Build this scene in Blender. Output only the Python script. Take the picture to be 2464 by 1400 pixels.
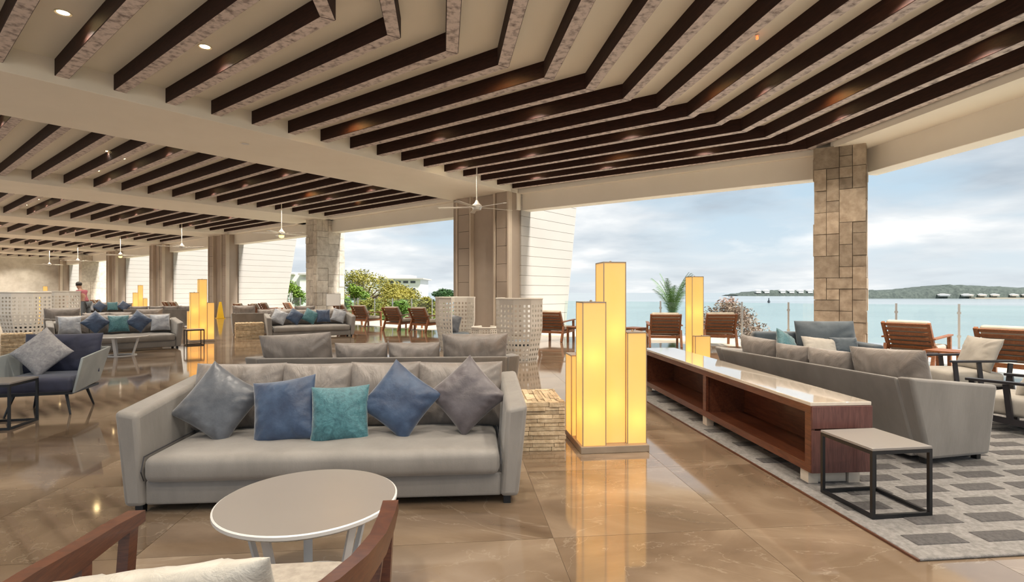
import bpy, bmesh, math, random
from mathutils import Matrix, Vector, noise
R = math.radians
rnd = random.Random(7)
scene = bpy.context.scene
for o in list(bpy.data.objects): bpy.data.objects.remove(o)
COL = scene.collection

# ------------------------------------------------------------------ camera
F, HZ, EYE = 1280.0, 703.0, 1.5
cam_d = bpy.data.cameras.new('camera'); cam = bpy.data.objects.new('camera', cam_d); COL.objects.link(cam)
cam.location = (0, 0, EYE); cam.rotation_euler = (R(90), 0, 0)
cam_d.sensor_width = 36; cam_d.lens = 36 * F / 2464; cam_d.shift_y = 3 / 2464
cam_d.clip_start = .05; cam_d.clip_end = 6000
scene.camera = cam

# ------------------------------------------------------------------ exposure, sky, sun
scene.view_settings.view_transform = 'Standard'; scene.view_settings.look = 'None'
scene.view_settings.gamma = 1; scene.view_settings.use_curve_mapping = False
scene.view_settings.exposure = EXPOSURE = 1.84
world = bpy.data.worlds.new('sky'); scene.world = world; world.use_nodes = True

class NT:
    """small helper around a node tree"""
    def __init__(s, tree): s.t = tree; s.n = tree.nodes; s.l = tree.links
    def add(s, typ, inputs=None, **kw):
        n = s.n.new(typ)
        for k, v in kw.items(): setattr(n, k, v)
        for k, v in (inputs or {}).items():
            if isinstance(v, bpy.types.NodeSocket): s.l.new(v, n.inputs[k])
            else: n.inputs[k].default_value = v
        return n
    def math(s, op, a, b=0.0, clamp=False):
        return s.add('ShaderNodeMath', {0: a, 1: b}, operation=op, use_clamp=clamp).outputs[0]
    def mix(s, fac, a, b, blend='MIX'):
        n = s.add('ShaderNodeMix', data_type='RGBA', blend_type=blend)
        for k, v in ((0, fac), (6, a), (7, b)):
            if isinstance(v, bpy.types.NodeSocket): s.l.new(v, n.inputs[k])
            else: n.inputs[k].default_value = v if k == 0 else (*v[:3], 1)
        return n.outputs[2]
    def ramp(s, fac, stops):
        n = s.add('ShaderNodeValToRGB', {0: fac}); e = n.color_ramp.elements
        while len(e) < len(stops): e.new(.5)
        for el, (p, c) in zip(e, stops):
            el.position = p; el.color = (*c, 1) if len(c) == 3 else c
        return n.outputs[0]
    def noise(s, vec, scale, detail=4, rough=.55, dist=0.0):
        return s.add('ShaderNodeTexNoise', {'Vector': vec, 'Scale': scale, 'Detail': detail, 'Roughness': rough, 'Distortion': dist}).outputs[0]
    def mapping(s, vec, scale=(1, 1, 1), rot=(0, 0, 0), loc=(0, 0, 0)):
        return s.add('ShaderNodeMapping', {'Vector': vec, 'Scale': scale, 'Rotation': rot, 'Location': loc}).outputs[0]

w = NT(world.node_tree)
for n in list(w.n): w.n.remove(n)
tc = w.add('ShaderNodeTexCoord').outputs['Generated']
sep = w.add('ShaderNodeSeparateXYZ', {0: tc})
zc = w.math('MAXIMUM', sep.outputs[2], 0.0)
den = w.math('ADD', zc, .16)
px_ = w.math('DIVIDE', sep.outputs[0], den); py_ = w.math('DIVIDE', sep.outputs[1], den)
dome = w.add('ShaderNodeCombineXYZ', {0: px_, 1: py_}).outputs[0]
base = w.ramp(zc, [(0, (.72, .80, .84)), (.10, (.56, .71, .82)), (.35, (.42, .60, .76)), (1, (.26, .46, .68))])
c1 = w.noise(w.mapping(dome, (.62, .62, 1), loc=(4.2, 1.1, 0)), 1.05, 8, .52, .15)
c2 = w.noise(w.mapping(dome, (.8, .8, 1), loc=(7.4, 3.1, 1)), 1.25, 7, .50, .1)
m1 = w.ramp(c1, [(.36, (0, 0, 0)), (.50, (1, 1, 1))])
tone = w.ramp(c2, [(.36, (.46, .53, .60)), (.47, (.66, .72, .77)), (.56, (.84, .87, .89)), (.64, (1.12, 1.10, 1.07))])
skyc = w.mix(w.math('MULTIPLY', m1, .95), base, tone)
hz_ = w.ramp(zc, [(0, (1, 1, 1)), (.16, (0, 0, 0))])
skyc = w.mix(w.math('MULTIPLY', hz_, .55), skyc, (.74, .79, .82))
bg = w.add('ShaderNodeBackground', {'Color': skyc, 'Strength': .30})
w.l.new(bg.outputs[0], w.add('ShaderNodeOutputWorld').inputs[0])

sun_d = bpy.data.lights.new('sun', 'SUN'); sun = bpy.data.objects.new('sun', sun_d); COL.objects.link(sun)
sun_d.energy = 2.35; sun_d.angle = R(8); sun_d.color = (1, .965, .91)
sun.rotation_euler = Vector((-.52, .30, -.80)).to_track_quat('-Z', 'Y').to_euler()
# daylight from the open landward side of the lobby, behind the camera
def area(name, loc, aim, sx, sy, power, col=(1, .97, .92)):
    d = bpy.data.lights.new(name, 'AREA'); d.shape = 'RECTANGLE'; d.size = sx; d.size_y = sy; d.energy = power; d.color = col
    o = bpy.data.objects.new(name, d); COL.objects.link(o); o.location = loc
    o.rotation_euler = (Vector(aim) - Vector(loc)).to_track_quat('-Z', 'Y').to_euler()
    return o

# ------------------------------------------------------------------ geometry helpers
def px(u, v, z=0.0):
    d = F * (EYE - z) / (v - HZ)
    return Vector(((u - 1232) / F * d, d, z))
def at(u, d, z=0.0): return Vector(((u - 1232) / F * d, d, z))

class MB:
    def __init__(s, M=None): s.v = []; s.f = []; s.mi = []; s.M = M
    def p(s, co):
        co = Vector(co)
        s.v.append(s.M @ co if s.M is not None else co); return len(s.v) - 1
    def face(s, idx, m=0): s.f.append(tuple(idx)); s.mi.append(m)
    def hexa(s, pts, m=0):           # bottom 4 ccw, top 4 ccw
        i = [s.p(q) for q in pts]
        for a in ((3, 2, 1, 0), (4, 5, 6, 7), (0, 1, 5, 4), (1, 2, 6, 5), (2, 3, 7, 6), (3, 0, 4, 7)): s.face([i[k] for k in a], m)
        return s
    def box(s, x0, x1, y0, y1, z0, z1, m=0):
        return s.hexa([(x0, y0, z0), (x1, y0, z0), (x1, y1, z0), (x0, y1, z0), (x0, y0, z1), (x1, y0, z1), (x1, y1, z1), (x0, y1, z1)], m)
    def bar(s, a, b, wd, hg, up=(0, 0, 1), w2=None, h2=None, m=0):
        a = Vector(a); b = Vector(b); d = (b - a).normalized(); up = Vector(up)
        sx = d.cross(up)
        if sx.length < 1e-4: sx = d.cross(Vector((1, 0, 0)))
        sx.normalize(); sy = sx.cross(d).normalized()
        w2 = wd if w2 is None else w2; h2 = hg if h2 is None else h2
        q = []
        for c, ww, hh in ((a, wd, hg), (b, w2, h2)):
            q += [c - sx * ww / 2 - sy * hh / 2, c + sx * ww / 2 - sy * hh / 2, c + sx * ww / 2 + sy * hh / 2, c - sx * ww / 2 + sy * hh / 2]
        return s.hexa(q, m)
    def prism(s, poly, z0, z1, m=0):
        n = len(poly); b = [s.p((x, y, z0)) for x, y in poly]; t = [s.p((x, y, z1)) for x, y in poly]
        s.face(b[::-1], m); s.face(t, m)
        for k in range(n): s.face((b[k], b[(k + 1) % n], t[(k + 1) % n], t[k]), m)
        return s
    def lathe(s, prof, n=24, c=(0, 0), m=0, cap=True):
        rings = []
        for r, z in prof: rings.append([s.p((c[0] + r * math.cos(2 * math.pi * k / n), c[1] + r * math.sin(2 * math.pi * k / n), z)) for k in range(n)])
        for a, b in zip(rings, rings[1:]):
            for k in range(n): s.face((a[k], a[(k + 1) % n], b[(k + 1) % n], b[k]), m)
        if cap: s.face(rings[0][::-1], m); s.face(rings[-1], m)
        return s
    def tube(s, pts, r, n=8, m=0):
        pts = [Vector(q) for q in pts]; rings = []
        rs = r if isinstance(r, (list, tuple)) else [r] * len(pts)
        for i, q in enumerate(pts):
            d = (pts[min(i + 1, len(pts) - 1)] - pts[max(i - 1, 0)]).normalized()
            a = d.cross(Vector((0, 0, 1)))
            if a.length < 1e-3: a = Vector((1, 0, 0))
            a.normalize(); b = d.cross(a)
            rings.append([s.p(q + (a * math.cos(2 * math.pi * k / n) + b * math.sin(2 * math.pi * k / n)) * rs[i]) for k in range(n)])
        for a, b in zip(rings, rings[1:]):
            for k in range(n): s.face((a[k], a[(k + 1) % n], b[(k + 1) % n], b[k]), m)
        s.face(rings[0][::-1], m); s.face(rings[-1], m)
        return s
    def polybeam(s, pts, wd, z0, z1, ms=(0, 1)):
        """mitred rectangular section along a polyline in plan; bottom gets material ms[1]"""
        pts = [Vector((q[0], q[1])) for q in pts]; L = []; Rr = []
        for i, q in enumerate(pts):
            ds = []
            if i > 0: ds.append((q - pts[i - 1]).normalized())
            if i < len(pts) - 1: ds.append((pts[i + 1] - q).normalized())
            ns = [Vector((-d.y, d.x)) for d in ds]; nn = sum(ns, Vector((0, 0))).normalized()
            k = wd / 2 / max(.3, nn.dot(ns[0])); L.append(q + nn * k); Rr.append(q - nn * k)
        rows = [[s.p((a.x, a.y, z0)), s.p((b.x, b.y, z0)), s.p((b.x, b.y, z1)), s.p((a.x, a.y, z1))] for a, b in zip(L, Rr)]
        for a, b in zip(rows, rows[1:]):
            for k in range(4): s.face((a[k], b[k], b[(k + 1) % 4], a[(k + 1) % 4]), ms[1] if k == 0 else ms[0])
        s.face(rows[0], ms[0]); s.face(rows[-1][::-1], ms[0])
        return s
    def rbox(s, x0, x1, y0, y1, z0, z1, r, n=(4, 4, 2), fn=None, m=0):
        lo = Vector((x0, y0, z0)); hi = Vector((x1, y1, z1))
        def axis(a, b, k):
            rr = min(r, (b - a) / 2 * .98)
            return [a, a + rr * .3, a + rr * .65] + [a + rr + (b - a - 2 * rr) * j / k for j in range(k + 1)] + [b - rr * .65, b - rr * .3, b]
        ax = [axis(lo[i], hi[i], n[i]) for i in range(3)]
        cache = {}
        def vert(q):
            key = tuple(round(c, 5) for c in q)
            if key in cache: return cache[key]
            q = Vector(q); inn = Vector([min(max(q[i], lo[i] + min(r, (hi[i] - lo[i]) / 2)), hi[i] - min(r, (hi[i] - lo[i]) / 2)) for i in range(3)])
            d = q - inn
            pos = inn + d.normalized() * min(r, 9) if d.length > 1e-9 else q
            for i in range(3): pos[i] = min(max(pos[i], lo[i]), hi[i])
            if fn: pos = fn(pos, Vector([(pos[i] - lo[i]) / (hi[i] - lo[i]) * 2 - 1 for i in range(3)]))
            cache[key] = s.p(pos); return cache[key]
        for i in range(3):
            j, k = (i + 1) % 3, (i + 2) % 3
            for side, val in ((0, lo[i]), (1, hi[i])):
                for a in range(len(ax[j]) - 1):
                    for b in range(len(ax[k]) - 1):
                        quad = []
                        for da, db in ((0, 0), (1, 0), (1, 1), (0, 1)):
                            q = [0, 0, 0]; q[i] = val; q[j] = ax[j][a + da]; q[k] = ax[k][b + db]; quad.append(vert(q))
                        if len(set(quad)) < 4: continue
                        s.face(quad if side else quad[::-1], m)
        return s
    def ellipsoid(s, c, r, nu=14, nv=9, m=0):
        rows = []
        for j in range(1, nv):
            ph = math.pi * j / nv
            rows.append([s.p((c[0] + r[0] * math.sin(ph) * math.cos(2 * math.pi * k / nu), c[1] + r[1] * math.sin(ph) * math.sin(2 * math.pi * k / nu), c[2] + r[2] * math.cos(ph))) for k in range(nu)])
        t = s.p((c[0], c[1], c[2] + r[2])); b = s.p((c[0], c[1], c[2] - r[2]))
        for k in range(nu):
            s.face((t, rows[0][k], rows[0][(k + 1) % nu]), m); s.face((b, rows[-1][(k + 1) % nu], rows[-1][k]), m)
        for a, d in zip(rows, rows[1:]):
            for k in range(nu): s.face((a[k], d[k], d[(k + 1) % nu], a[(k + 1) % nu]), m)
        return s
    def mesh(s, name, mats, bevel=0, segs=2, smooth=None):
        me = bpy.data.meshes.new(name); me.from_pydata([tuple(q) for q in s.v], [], s.f)
        mats = mats if isinstance(mats, (list, tuple)) else [mats]
        for mt in mats: me.materials.append(M[mt])
        for pl, k in zip(me.polygons, s.mi): pl.material_index = k
        if bevel:
            bm = bmesh.new(); bm.from_mesh(me)
            res = bmesh.ops.bevel(bm, geom=list(bm.edges), offset=bevel, segments=segs, affect='EDGES', profile=.5, clamp_overlap=True)
            soft = set(res['faces']); bm.faces.ensure_lookup_table(); flat = [fc not in soft for fc in bm.faces]
            bm.to_mesh(me); bm.free()
        if smooth or (smooth is None and bevel):
            for pl in me.polygons: pl.use_smooth = True
            try: me.set_sharp_from_angle(angle=R((26 if segs < 3 else 40) if not isinstance(smooth, (int, float)) or smooth is True else smooth))
            except Exception: pass
            if bevel:
                for pl, fl in zip(me.polygons, flat): pl.use_smooth = not fl
        me.update(); return me
    def build(s, name, mats, parent=None, bevel=0, segs=2, smooth=None):
        return link(name, s.mesh(name, mats, bevel, segs, smooth), parent)

def link(name, me, parent=None):
    o = bpy.data.objects.new(name, me); COL.objects.link(o)
    if parent is not None: o.parent = parent
    return o
def tag(o, label=None, cat=None, group=None, kind=None):
    for k, v in (('label', label), ('category', cat), ('group', group), ('kind', kind)):
        if v: o[k] = v
    return o
def thing(name, label, cat, loc=(0, 0, 0), rz=0.0, group=None):
    o = bpy.data.objects.new(name, None); COL.objects.link(o); o.empty_display_size = .2
    o.location = loc; o.rotation_euler = (0, 0, R(rz)); return tag(o, label, cat, group)
def copy_tree(o, parent=None):
    c = o.copy(); COL.objects.link(c); c.parent = parent
    for ch in list(o.children): copy_tree(ch, c)
    return c
def place(root, loc, rz, label=None, group=None, scale=None):
    root.location = loc; root.rotation_euler = (0, 0, R(rz))
    if scale: root.scale = scale if isinstance(scale, (tuple, list)) else (scale,) * 3
    return tag(root, label, None, group)
class Proto:
    """first use places the built thing itself, later uses copy it"""
    def __init__(s, root): s.root = root; s.used = False
    def __call__(s, loc, rz, label, group=None, scale=None):
        r = s.root if not s.used else copy_tree(s.root); s.used = True
        return place(r, loc, rz, label, group, scale)

# ------------------------------------------------------------------ materials
M = {}
def mat(name, col, rough=.6, col2=None, nscale=6.0, stretch=(1, 1, 1), contrast=(.35, .65), bump=0.0, bscale=None, metal=0.0, spec=.5,
        sheen=0.0, coat=0.0, emit=None, estr=0.0, trans=0.0, rvar=0.0, detail=4, dist=0.0, ior=None, alpha=None, weave=0.0, subsurf=0):
    m = bpy.data.materials.new(name); m.use_nodes = True; t = NT(m.node_tree)
    b = t.n['Principled BSDF']; b.inputs['Roughness'].default_value = rough; b.inputs['Metallic'].default_value = metal
    b.inputs['Specular IOR Level'].default_value = spec
    if ior: b.inputs['IOR'].default_value = ior
    b.inputs['Base Color'].default_value = (*col, 1)
    tc = t.add('ShaderNodeTexCoord').outputs['Object']; vec = t.mapping(tc, stretch)
    if col2:
        nz = t.noise(vec, nscale, detail, .6, dist)
        c = t.ramp(nz, [(contrast[0], col), (contrast[1], col2)])
        if rvar:
            oi = t.add('ShaderNodeObjectInfo').outputs['Random']
            f = t.math('MULTIPLY_ADD', oi, rvar); t.n[-1].inputs[2].default_value = 1 - rvar / 2
            c = t.mix(1.0, c, t.add('ShaderNodeCombineColor', {0: f, 1: f, 2: f}).outputs[0], 'MULTIPLY')
        t.l.new(c, b.inputs['Base Color'])
    if sheen: b.inputs['Sheen Weight'].default_value = sheen; b.inputs['Sheen Roughness'].default_value = .4
    if coat: b.inputs['Coat Weight'].default_value = coat; b.inputs['Coat Roughness'].default_value = .05
    if emit: b.inputs['Emission Color'].default_value = (*emit, 1); b.inputs['Emission Strength'].default_value = estr
    if trans: b.inputs['Transmission Weight'].default_value = trans
    if alpha is not None: b.inputs['Alpha'].default_value = alpha
    if bump or weave:
        hgt = t.noise(vec, bscale or nscale * 2, 4, .6, dist)
        if weave:
            wv = t.noise(tc, 260, 2); hgt = t.math('MULTIPLY_ADD', wv, weave, ); t.n[-1].inputs[2].default_value = 0
            hg2 = t.noise(vec, bscale or nscale * 2, 4, .6, dist); hgt = t.math('ADD', hgt, hg2)
        bp = t.add('ShaderNodeBump', {'Height': hgt, 'Strength': bump or .2, 'Distance': .02}); t.l.new(bp.outputs[0], b.inputs['Normal'])
    M[name] = m; return m

# plaster and stone
mat('plaster', (.85, .79, .69), .75, (.82, .76, .66), .8, bump=.04, bscale=30)
mat('ceiling_plaster', (.91, .86, .74), .8, (.89, .84, .72), .6)
mat('column_plaster', (.40, .32, .255), .7, (.35, .28, .22), .8)
mat('column_trim', (.56, .47, .37), .6, (.50, .41, .32), 1.2)
mat('fin_plaster', (.44, .412, .376), .7, (.42, .393, .357), .7)
mat('coral_stone', (.40, .32, .24), .85, (.26, .20, .145), 5, bump=.35, bscale=14, rvar=.45)
mat('pale_stone', (.62, .56, .47), .85, (.46, .40, .33), 5, bump=.3, bscale=12, rvar=.35)
mat('stone_core', (.22, .17, .12), .9, (.16, .12, .09), 4)
mat('stack_stone', (.62, .50, .34), .85, (.42, .31, .19), 14, bump=.5, bscale=40, rvar=.5)
mat('wall_stone', (.76, .71, .63), .85, (.60, .55, .47), 1.6, bump=.3, bscale=5)
mat('grout', (.30, .23, .16), .7, (.26, .20, .14), 5)
mat('terrace_stone', (.66, .56, .43), .35, (.56, .46, .34), 1.4, bump=.03)
# wood
mat('beam_wood', (.034, .0125, .0085), .65, (.018, .0065, .005), 5, (1, 1, 6), bump=.15, spec=.2)
mat('beam_underside_lit', (.62, .53, .49), .7, (.10, .065, .055), 9, (1, 1, 1), (.46, .72), detail=9, bump=.25, rvar=.15)  # beam bottoms: light thrown up by the floor put into the colour, speckled
mat('walnut', (.105, .035, .016), .38, (.055, .017, .009), 9, (1, 1, 8), detail=6, dist=1.5, coat=.15)
mat('console_wood', (.135, .044, .020), .35, (.066, .019, .010), 6, (6, .7, 6), detail=6, dist=1.2, coat=.2)
mat('console_end', (.135, .055, .045), .42, (.080, .030, .026), 7, (7, 7, .7), detail=6, dist=1.0)
mat('teak', (.27, .098, .033), .45, (.16, .055, .019), 8, (4, 4, 4), detail=5, dist=1)
mat('black_wood', (.012, .011, .014), .35, (.02, .018, .022), 8)
# metal and table tops
mat('black_metal', (.015, .016, .018), .35, metal=.3)
mat('white_metal', (.62, .61, .60), .35)
mat('fan_metal', (.62, .58, .52), .35, (.55, .51, .46), 3, metal=.35)
mat('steel', (.55, .53, .50), .3, metal=.9)
mat('table_top', (.235, .215, .20), .30, (.226, .207, .192), 2)
mat('marble_top', (.60, .53, .45), .05, (.52, .45, .37), 2.5, dist=2, coat=1.0, spec=.8)
mat('lamp_base', (.36, .29, .22), .35, (.30, .24, .18), 3, metal=.4)
# fabrics
mat('sofa_grey', (.240, .223, .206), .55, (.19, .176, .162), 3.5, (1, 1, .35), bump=.22, bscale=9, weave=.25, sheen=.25)
mat('sofa_satin', (.230, .203, .185), .42, (.158, .138, .125), 4, (1.2, 1, .7), bump=.7, bscale=5, dist=1.2, detail=2, sheen=.3)
mat('velvet_slate', (.115, .125, .145), .38, (.060, .066, .080), 5, bump=.25, sheen=.6)
mat('velvet_plum', (.115, .100, .110), .42, (.060, .050, .056), 5, bump=.25, sheen=.6)
mat('velvet_navy', (.038, .072, .140), .48, (.016, .032, .075), 6, bump=.25, sheen=.7)
mat('velvet_teal', (.058, .185, .215), .48, (.022, .095, .120), 12, dist=3, bump=.3, sheen=.7)
mat('velvet_silver', (.40, .42, .46), .45, (.25, .27, .31), 6, bump=.25, sheen=.6)
mat('pillow_grey', (.42, .41, .42), .6, (.28, .275, .29), 16, dist=2, bump=.2)
mat('navy_fabric', (.040, .046, .090), .65, (.028, .032, .062), 5, bump=.1, sheen=.4)
mat('shell_fabric', (.40, .44, .44), .5, (.30, .33, .34), 2.2, bump=.08)
mat('blue_grey_fabric', (.075, .095, .115), .7, (.052, .068, .084), 5, bump=.15, sheen=.4)
mat('cream_fabric', (.38, .35, .31), .65, (.33, .303, .265), 5, bump=.2, sheen=.2)
mat('white_satin', (.56, .53, .47), .42, (.44, .41, .355), 7, bump=.4, dist=1, sheen=.3)
mat('seat_weave', (.38, .34, .295), .7, (.29, .258, .22), 26, bump=.3)
mat('teak_cushion', (.46, .40, .32), .75, (.38, .33, .26), 5, bump=.12)
mat('dark_seam', (.03, .03, .035), .6)
mat('rug_pile', (.28, .265, .255), .95, (.175, .166, .16), 30, detail=6, bump=.6, bscale=160)
mat('rug_dark', (.105, .098, .098), .95, (.062, .058, .058), 40, detail=6, bump=.6, bscale=160)
mat('perforated_white', (.66, .62, .56), .5, (.60, .56, .50), 3)
mat('caution_yellow', (.85, .50, .02), .4)
mat('skin', (.30, .16, .10), .55); mat('hair', (.015, .012, .010), .5)
mat('shirt_red', (.28, .07, .09), .8); mat('trouser_grey', (.10, .11, .12), .8)
# outside
mat('white_render', (.82, .80, .76), .8); mat('roof_pale', (.50, .47, .43), .8); mat('dark_window', (.05, .06, .07), .2)
mat('leaf_yellow', (.32, .27, .035), .6, (.19, .19, .03), .5); mat('leaf_lime', (.19, .29, .03), .6, (.12, .22, .03), .5)
mat('leaf_green', (.06, .14, .03), .6, (.03, .08, .02), .8); mat('leaf_dry', (.42, .27, .20), .7, (.28, .17, .12), .8)
mat('palm_leaf', (.13, .24, .06), .5, (.07, .15, .035), 2)
mat('bark', (.22, .16, .11), .9, (.15, .10, .07), 6); mat('far_trees', (.085, .105, .088), .9, (.038, .052, .045), .35, bump=.5)
mat('sand', (.48, .40, .29), .9); mat('lawn', (.16, .20, .06), .9, (.10, .14, .04), .6)
mat('plaza', (.56, .50, .42), .8, (.50, .45, .38), .4)
mat('lamp_bulb', (1, .8, .45), .5, emit=(1, .72, .34), estr=14)
mat('lamp_ring', (.75, .68, .56), .5)
mat('smoke_red', (.6, .08, .03), .4, emit=(1, .12, .03), estr=1.0)

def special(name):
    m = bpy.data.materials.new(name); m.use_nodes = True; M[name] = m; t = NT(m.node_tree); return m, t, t.n['Principled BSDF']
# marble floor tile
m, t, b = special('marble_floor')
geo = t.add('ShaderNodeNewGeometry'); oi = t.add('ShaderNodeObjectInfo')
rv = t.math('FRACT', t.math('ADD', geo.outputs['Random Per Island'], oi.outputs['Random']))
off = t.add('ShaderNodeCombineXYZ', {0: t.math('MULTIPLY', rv, 37.0), 1: t.math('MULTIPLY', rv, 19.0), 2: rv}).outputs[0]
pos = t.add('ShaderNodeVectorMath', {0: geo.outputs['Position'], 1: off}, operation='ADD').outputs[0]
pm = t.mapping(pos, (1, 2.0, 1), (0, 0, .7))
big = t.noise(pm, .7, 6, .55, .9)
col = t.ramp(big, [(.25, (.098, .066, .042)), (.45, (.155, .110, .074)), (.62, (.220, .163, .114)), (.80, (.29, .230, .172))])
vein = t.noise(pm, .62, 6, .55, 1.6)
vn = t.ramp(t.math('ABSOLUTE', t.math('SUBTRACT', vein, .5)), [(0, (1, 1, 1)), (.006, (0, 0, 0))])
col = t.mix(t.math('MULTIPLY', vn, .17), col, (.50, .43, .34))
pit = t.noise(pm, 24, 3, .6); pt = t.ramp(pit, [(.66, (0, 0, 0)), (.74, (1, 1, 1))])
col = t.mix(t.math('MULTIPLY', pt, .25), col, (.16, .10, .06))
tv = t.math('MULTIPLY_ADD', rv, .22); t.n[-1].inputs[2].default_value = .89
col = t.mix(1.0, col, t.add('ShaderNodeCombineColor', {0: tv, 1: tv, 2: tv}).outputs[0], 'MULTIPLY')
t.l.new(col, b.inputs['Base Color'])
rg = t.ramp(t.noise(geo.outputs['Position'], 1.3, 4), [(.3, (.035, .035, .035)), (.7, (.09, .09, .09))]); t.l.new(rg, b.inputs['Roughness'])
b.inputs['IOR'].default_value = 1.95
bp = t.add('ShaderNodeBump', {'Height': t.noise(geo.outputs['Position'], 3.5, 3), 'Strength': .014, 'Distance': .01}); t.l.new(bp.outputs[0], b.inputs['Normal'])
# lamp sheet: onyx-like translucent panel lit from inside
m, t, b = special('lamp_sheet')
tc = t.add('ShaderNodeTexCoord').outputs['Object']
nz = t.noise(t.mapping(tc, (1.5, 1.5, .8)), 2.2, 4, .55, .6)
cc = t.ramp(nz, [(.35, (1.0, .64, .18)), (.65, (1.0, .72, .26))])
b.inputs['Base Color'].default_value = (.75, .50, .22, 1); b.inputs['Roughness'].default_value = .35
t.l.new(cc, b.inputs['Emission Color']); b.inputs['Emission Strength'].default_value = .185
tr = t.add('ShaderNodeBsdfTranslucent', {'Color': (.9, .62, .18, 1)}); mx = t.add('ShaderNodeMixShader', {0: .45, 1: b.outputs[0], 2: tr.outputs[0]})
t.l.new(mx.outputs[0], t.n['Material Output'].inputs[0])
# glass rail
m, t, b = special('rail_glass')
gl = t.add('ShaderNodeBsdfGlossy', {'Roughness': .02, 'Color': (.9, 1, .98, 1)}); tp = t.add('ShaderNodeBsdfTransparent', {'Color': (.90, .96, .95, 1)})
fr = t.add('ShaderNodeFresnel', {'IOR': 1.45}); bf = t.add('ShaderNodeNewGeometry').outputs['Backfacing']; fk = t.math('MULTIPLY', fr.outputs[0], t.math('SUBTRACT', 1.0, bf)); mx = t.add('ShaderNodeMixShader', {0: fk, 1: tp.outputs[0], 2: gl.outputs[0]})
t.l.new(mx.outputs[0], t.n['Material Output'].inputs[0])
# sea
m, t, b = special('sea_water')
g = t.add('ShaderNodeNewGeometry').outputs['Position']
cs = t.noise(t.mapping(g, (.004, .012, 1)), 1.0, 4)
t.l.new(t.ramp(cs, [(.35, (.23, .265, .28)), (.65, (.28, .315, .325))]), b.inputs['Base Color'])
b.inputs['Roughness'].default_value = .22; b.inputs['IOR'].default_value = 1.33
bp = t.add('ShaderNodeBump', {'Height': t.noise(t.mapping(g, (.35, .8, 1)), 1.0, 5), 'Strength': .12, 'Distance': .3}); t.l.new(bp.outputs[0], b.inputs['Normal'])

# ================================================================== THE SETTING
OO = Vector((-.1, 18.3)); WV = Vector((-.783, .622)); CV = Vector((.622, .783))       # facade origin, along-facade, seaward
BF = Matrix(((CV.x, WV.x, 0, OO.x), (CV.y, WV.y, 0, OO.y), (0, 0, 1, 0), (0, 0, 0, 1)))  # local x = seaward, y = along facade
def bw(c, t, z=0.0): return BF @ Vector((c, t, z))
PL = Vector((7.38, 13.0)); W1 = Vector((-.815, .579)); N1 = Vector((.579, .815))      # bay by the corner pillar
D2 = Vector((.13, -.991)); N2 = Vector((.991, .13))                                   # wing that comes past the camera
Z_BEAM, Z_CEIL, Z_SOFF, Z_LINT = 5.10, 5.38, 4.97, 4.40
T_BEAM = [0, 11.1, 21.7, 32.0, 42.3, 51.5, 60.5]; BW = 2.85

def structure(o): o['kind'] = 'structure'; return o
# ---- ground: sea, land, plaza around the building
sea = structure(MB().hexa([(-900, 45, -5.2), (6000, 12, -5.2), (6000, 6000, -5.2), (-900, 6000, -5.2), (-900, 45, -5), (6000, 12, -5), (6000, 6000, -5), (-900, 6000, -5)]).build('sea', 'sea_water')); sea['label'] = 'pale blue-green sea stretching to the horizon'
structure(MB().prism([(-140, -90), (90, -90), (90, 4), (13, 4), (6, 22), (-9, 37), (-4, 60), (-25, 130), (-140, 190)], -2.0, -1.1).build('ground_land', 'lawn'))
structure(MB().prism([(-60, -70), (60, -70), (60, -12), (-14, -12), (-66, 36), (-110, 60)], -1.05, -.15).build('ground_plaza', 'plaza'))

# ---- floor with marble tiles
floor_root = structure(MB(None).prism([(12.5, -12), (9.2, 9), (7.9, 13.6), (.2, 18.9), (-47, 56.5), (-68, 36), (-14, -12)], -.16, -.006).build('floor', 'grout'))
TH = R(6.0); TS = 1.2; ex = Vector((math.cos(TH), math.sin(TH))); ey = Vector((-math.sin(TH), math.cos(TH)))
T0 = Vector((.218, 3.575)) - ey * 0.33
def inside_floor(p):
    c = (p - OO).dot(CV); 
    if p.x < .2: return c < .25 and (p - OO).dot(WV) < 62 and p.y > -6 and c > -24
    if (p - PL).dot(N1) > .45: return False
    return (p - PL).dot(N2) < .9 and p.y > -6
tile_me = MB().box(.0015, TS - .0015, .0015, TS - .0015, -.006, 0).mesh('floor_tile', 'marble_floor')
cells = []
for i in range(-70, 12):
    for j in range(-9, 50):
        o = T0 + ex * (i * TS) + ey * (j * TS); cpt = o + (ex + ey) * (TS / 2)
        if not inside_floor(cpt): continue
        vis = cpt.y > .8 and abs(cpt.x) < cpt.y * 1.02 + .9
        cells.append((0 if vis else 1, cpt.length, o))
cells.sort(key=lambda k: (k[0], k[1]))
far = MB()
for k, (vis, d, o) in enumerate(cells):
    if k < 260 and vis == 0:
        q = link('floor_tile', tile_me, floor_root); q.location = (o.x, o.y, 0); q.rotation_euler = (0, 0, TH)
    else:
        g = .0015; pts = [o + ex * a + ey * b2 for a, b2 in ((g, g), (TS - g, g), (TS - g, TS - g), (g, TS - g))]
        far.face([far.p((q.x, q.y, -.001)) for q in pts])
fo = far.build('distant_floor_tiles', 'marble_floor', floor_root); fo['kind'] = 'stuff'

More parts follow.
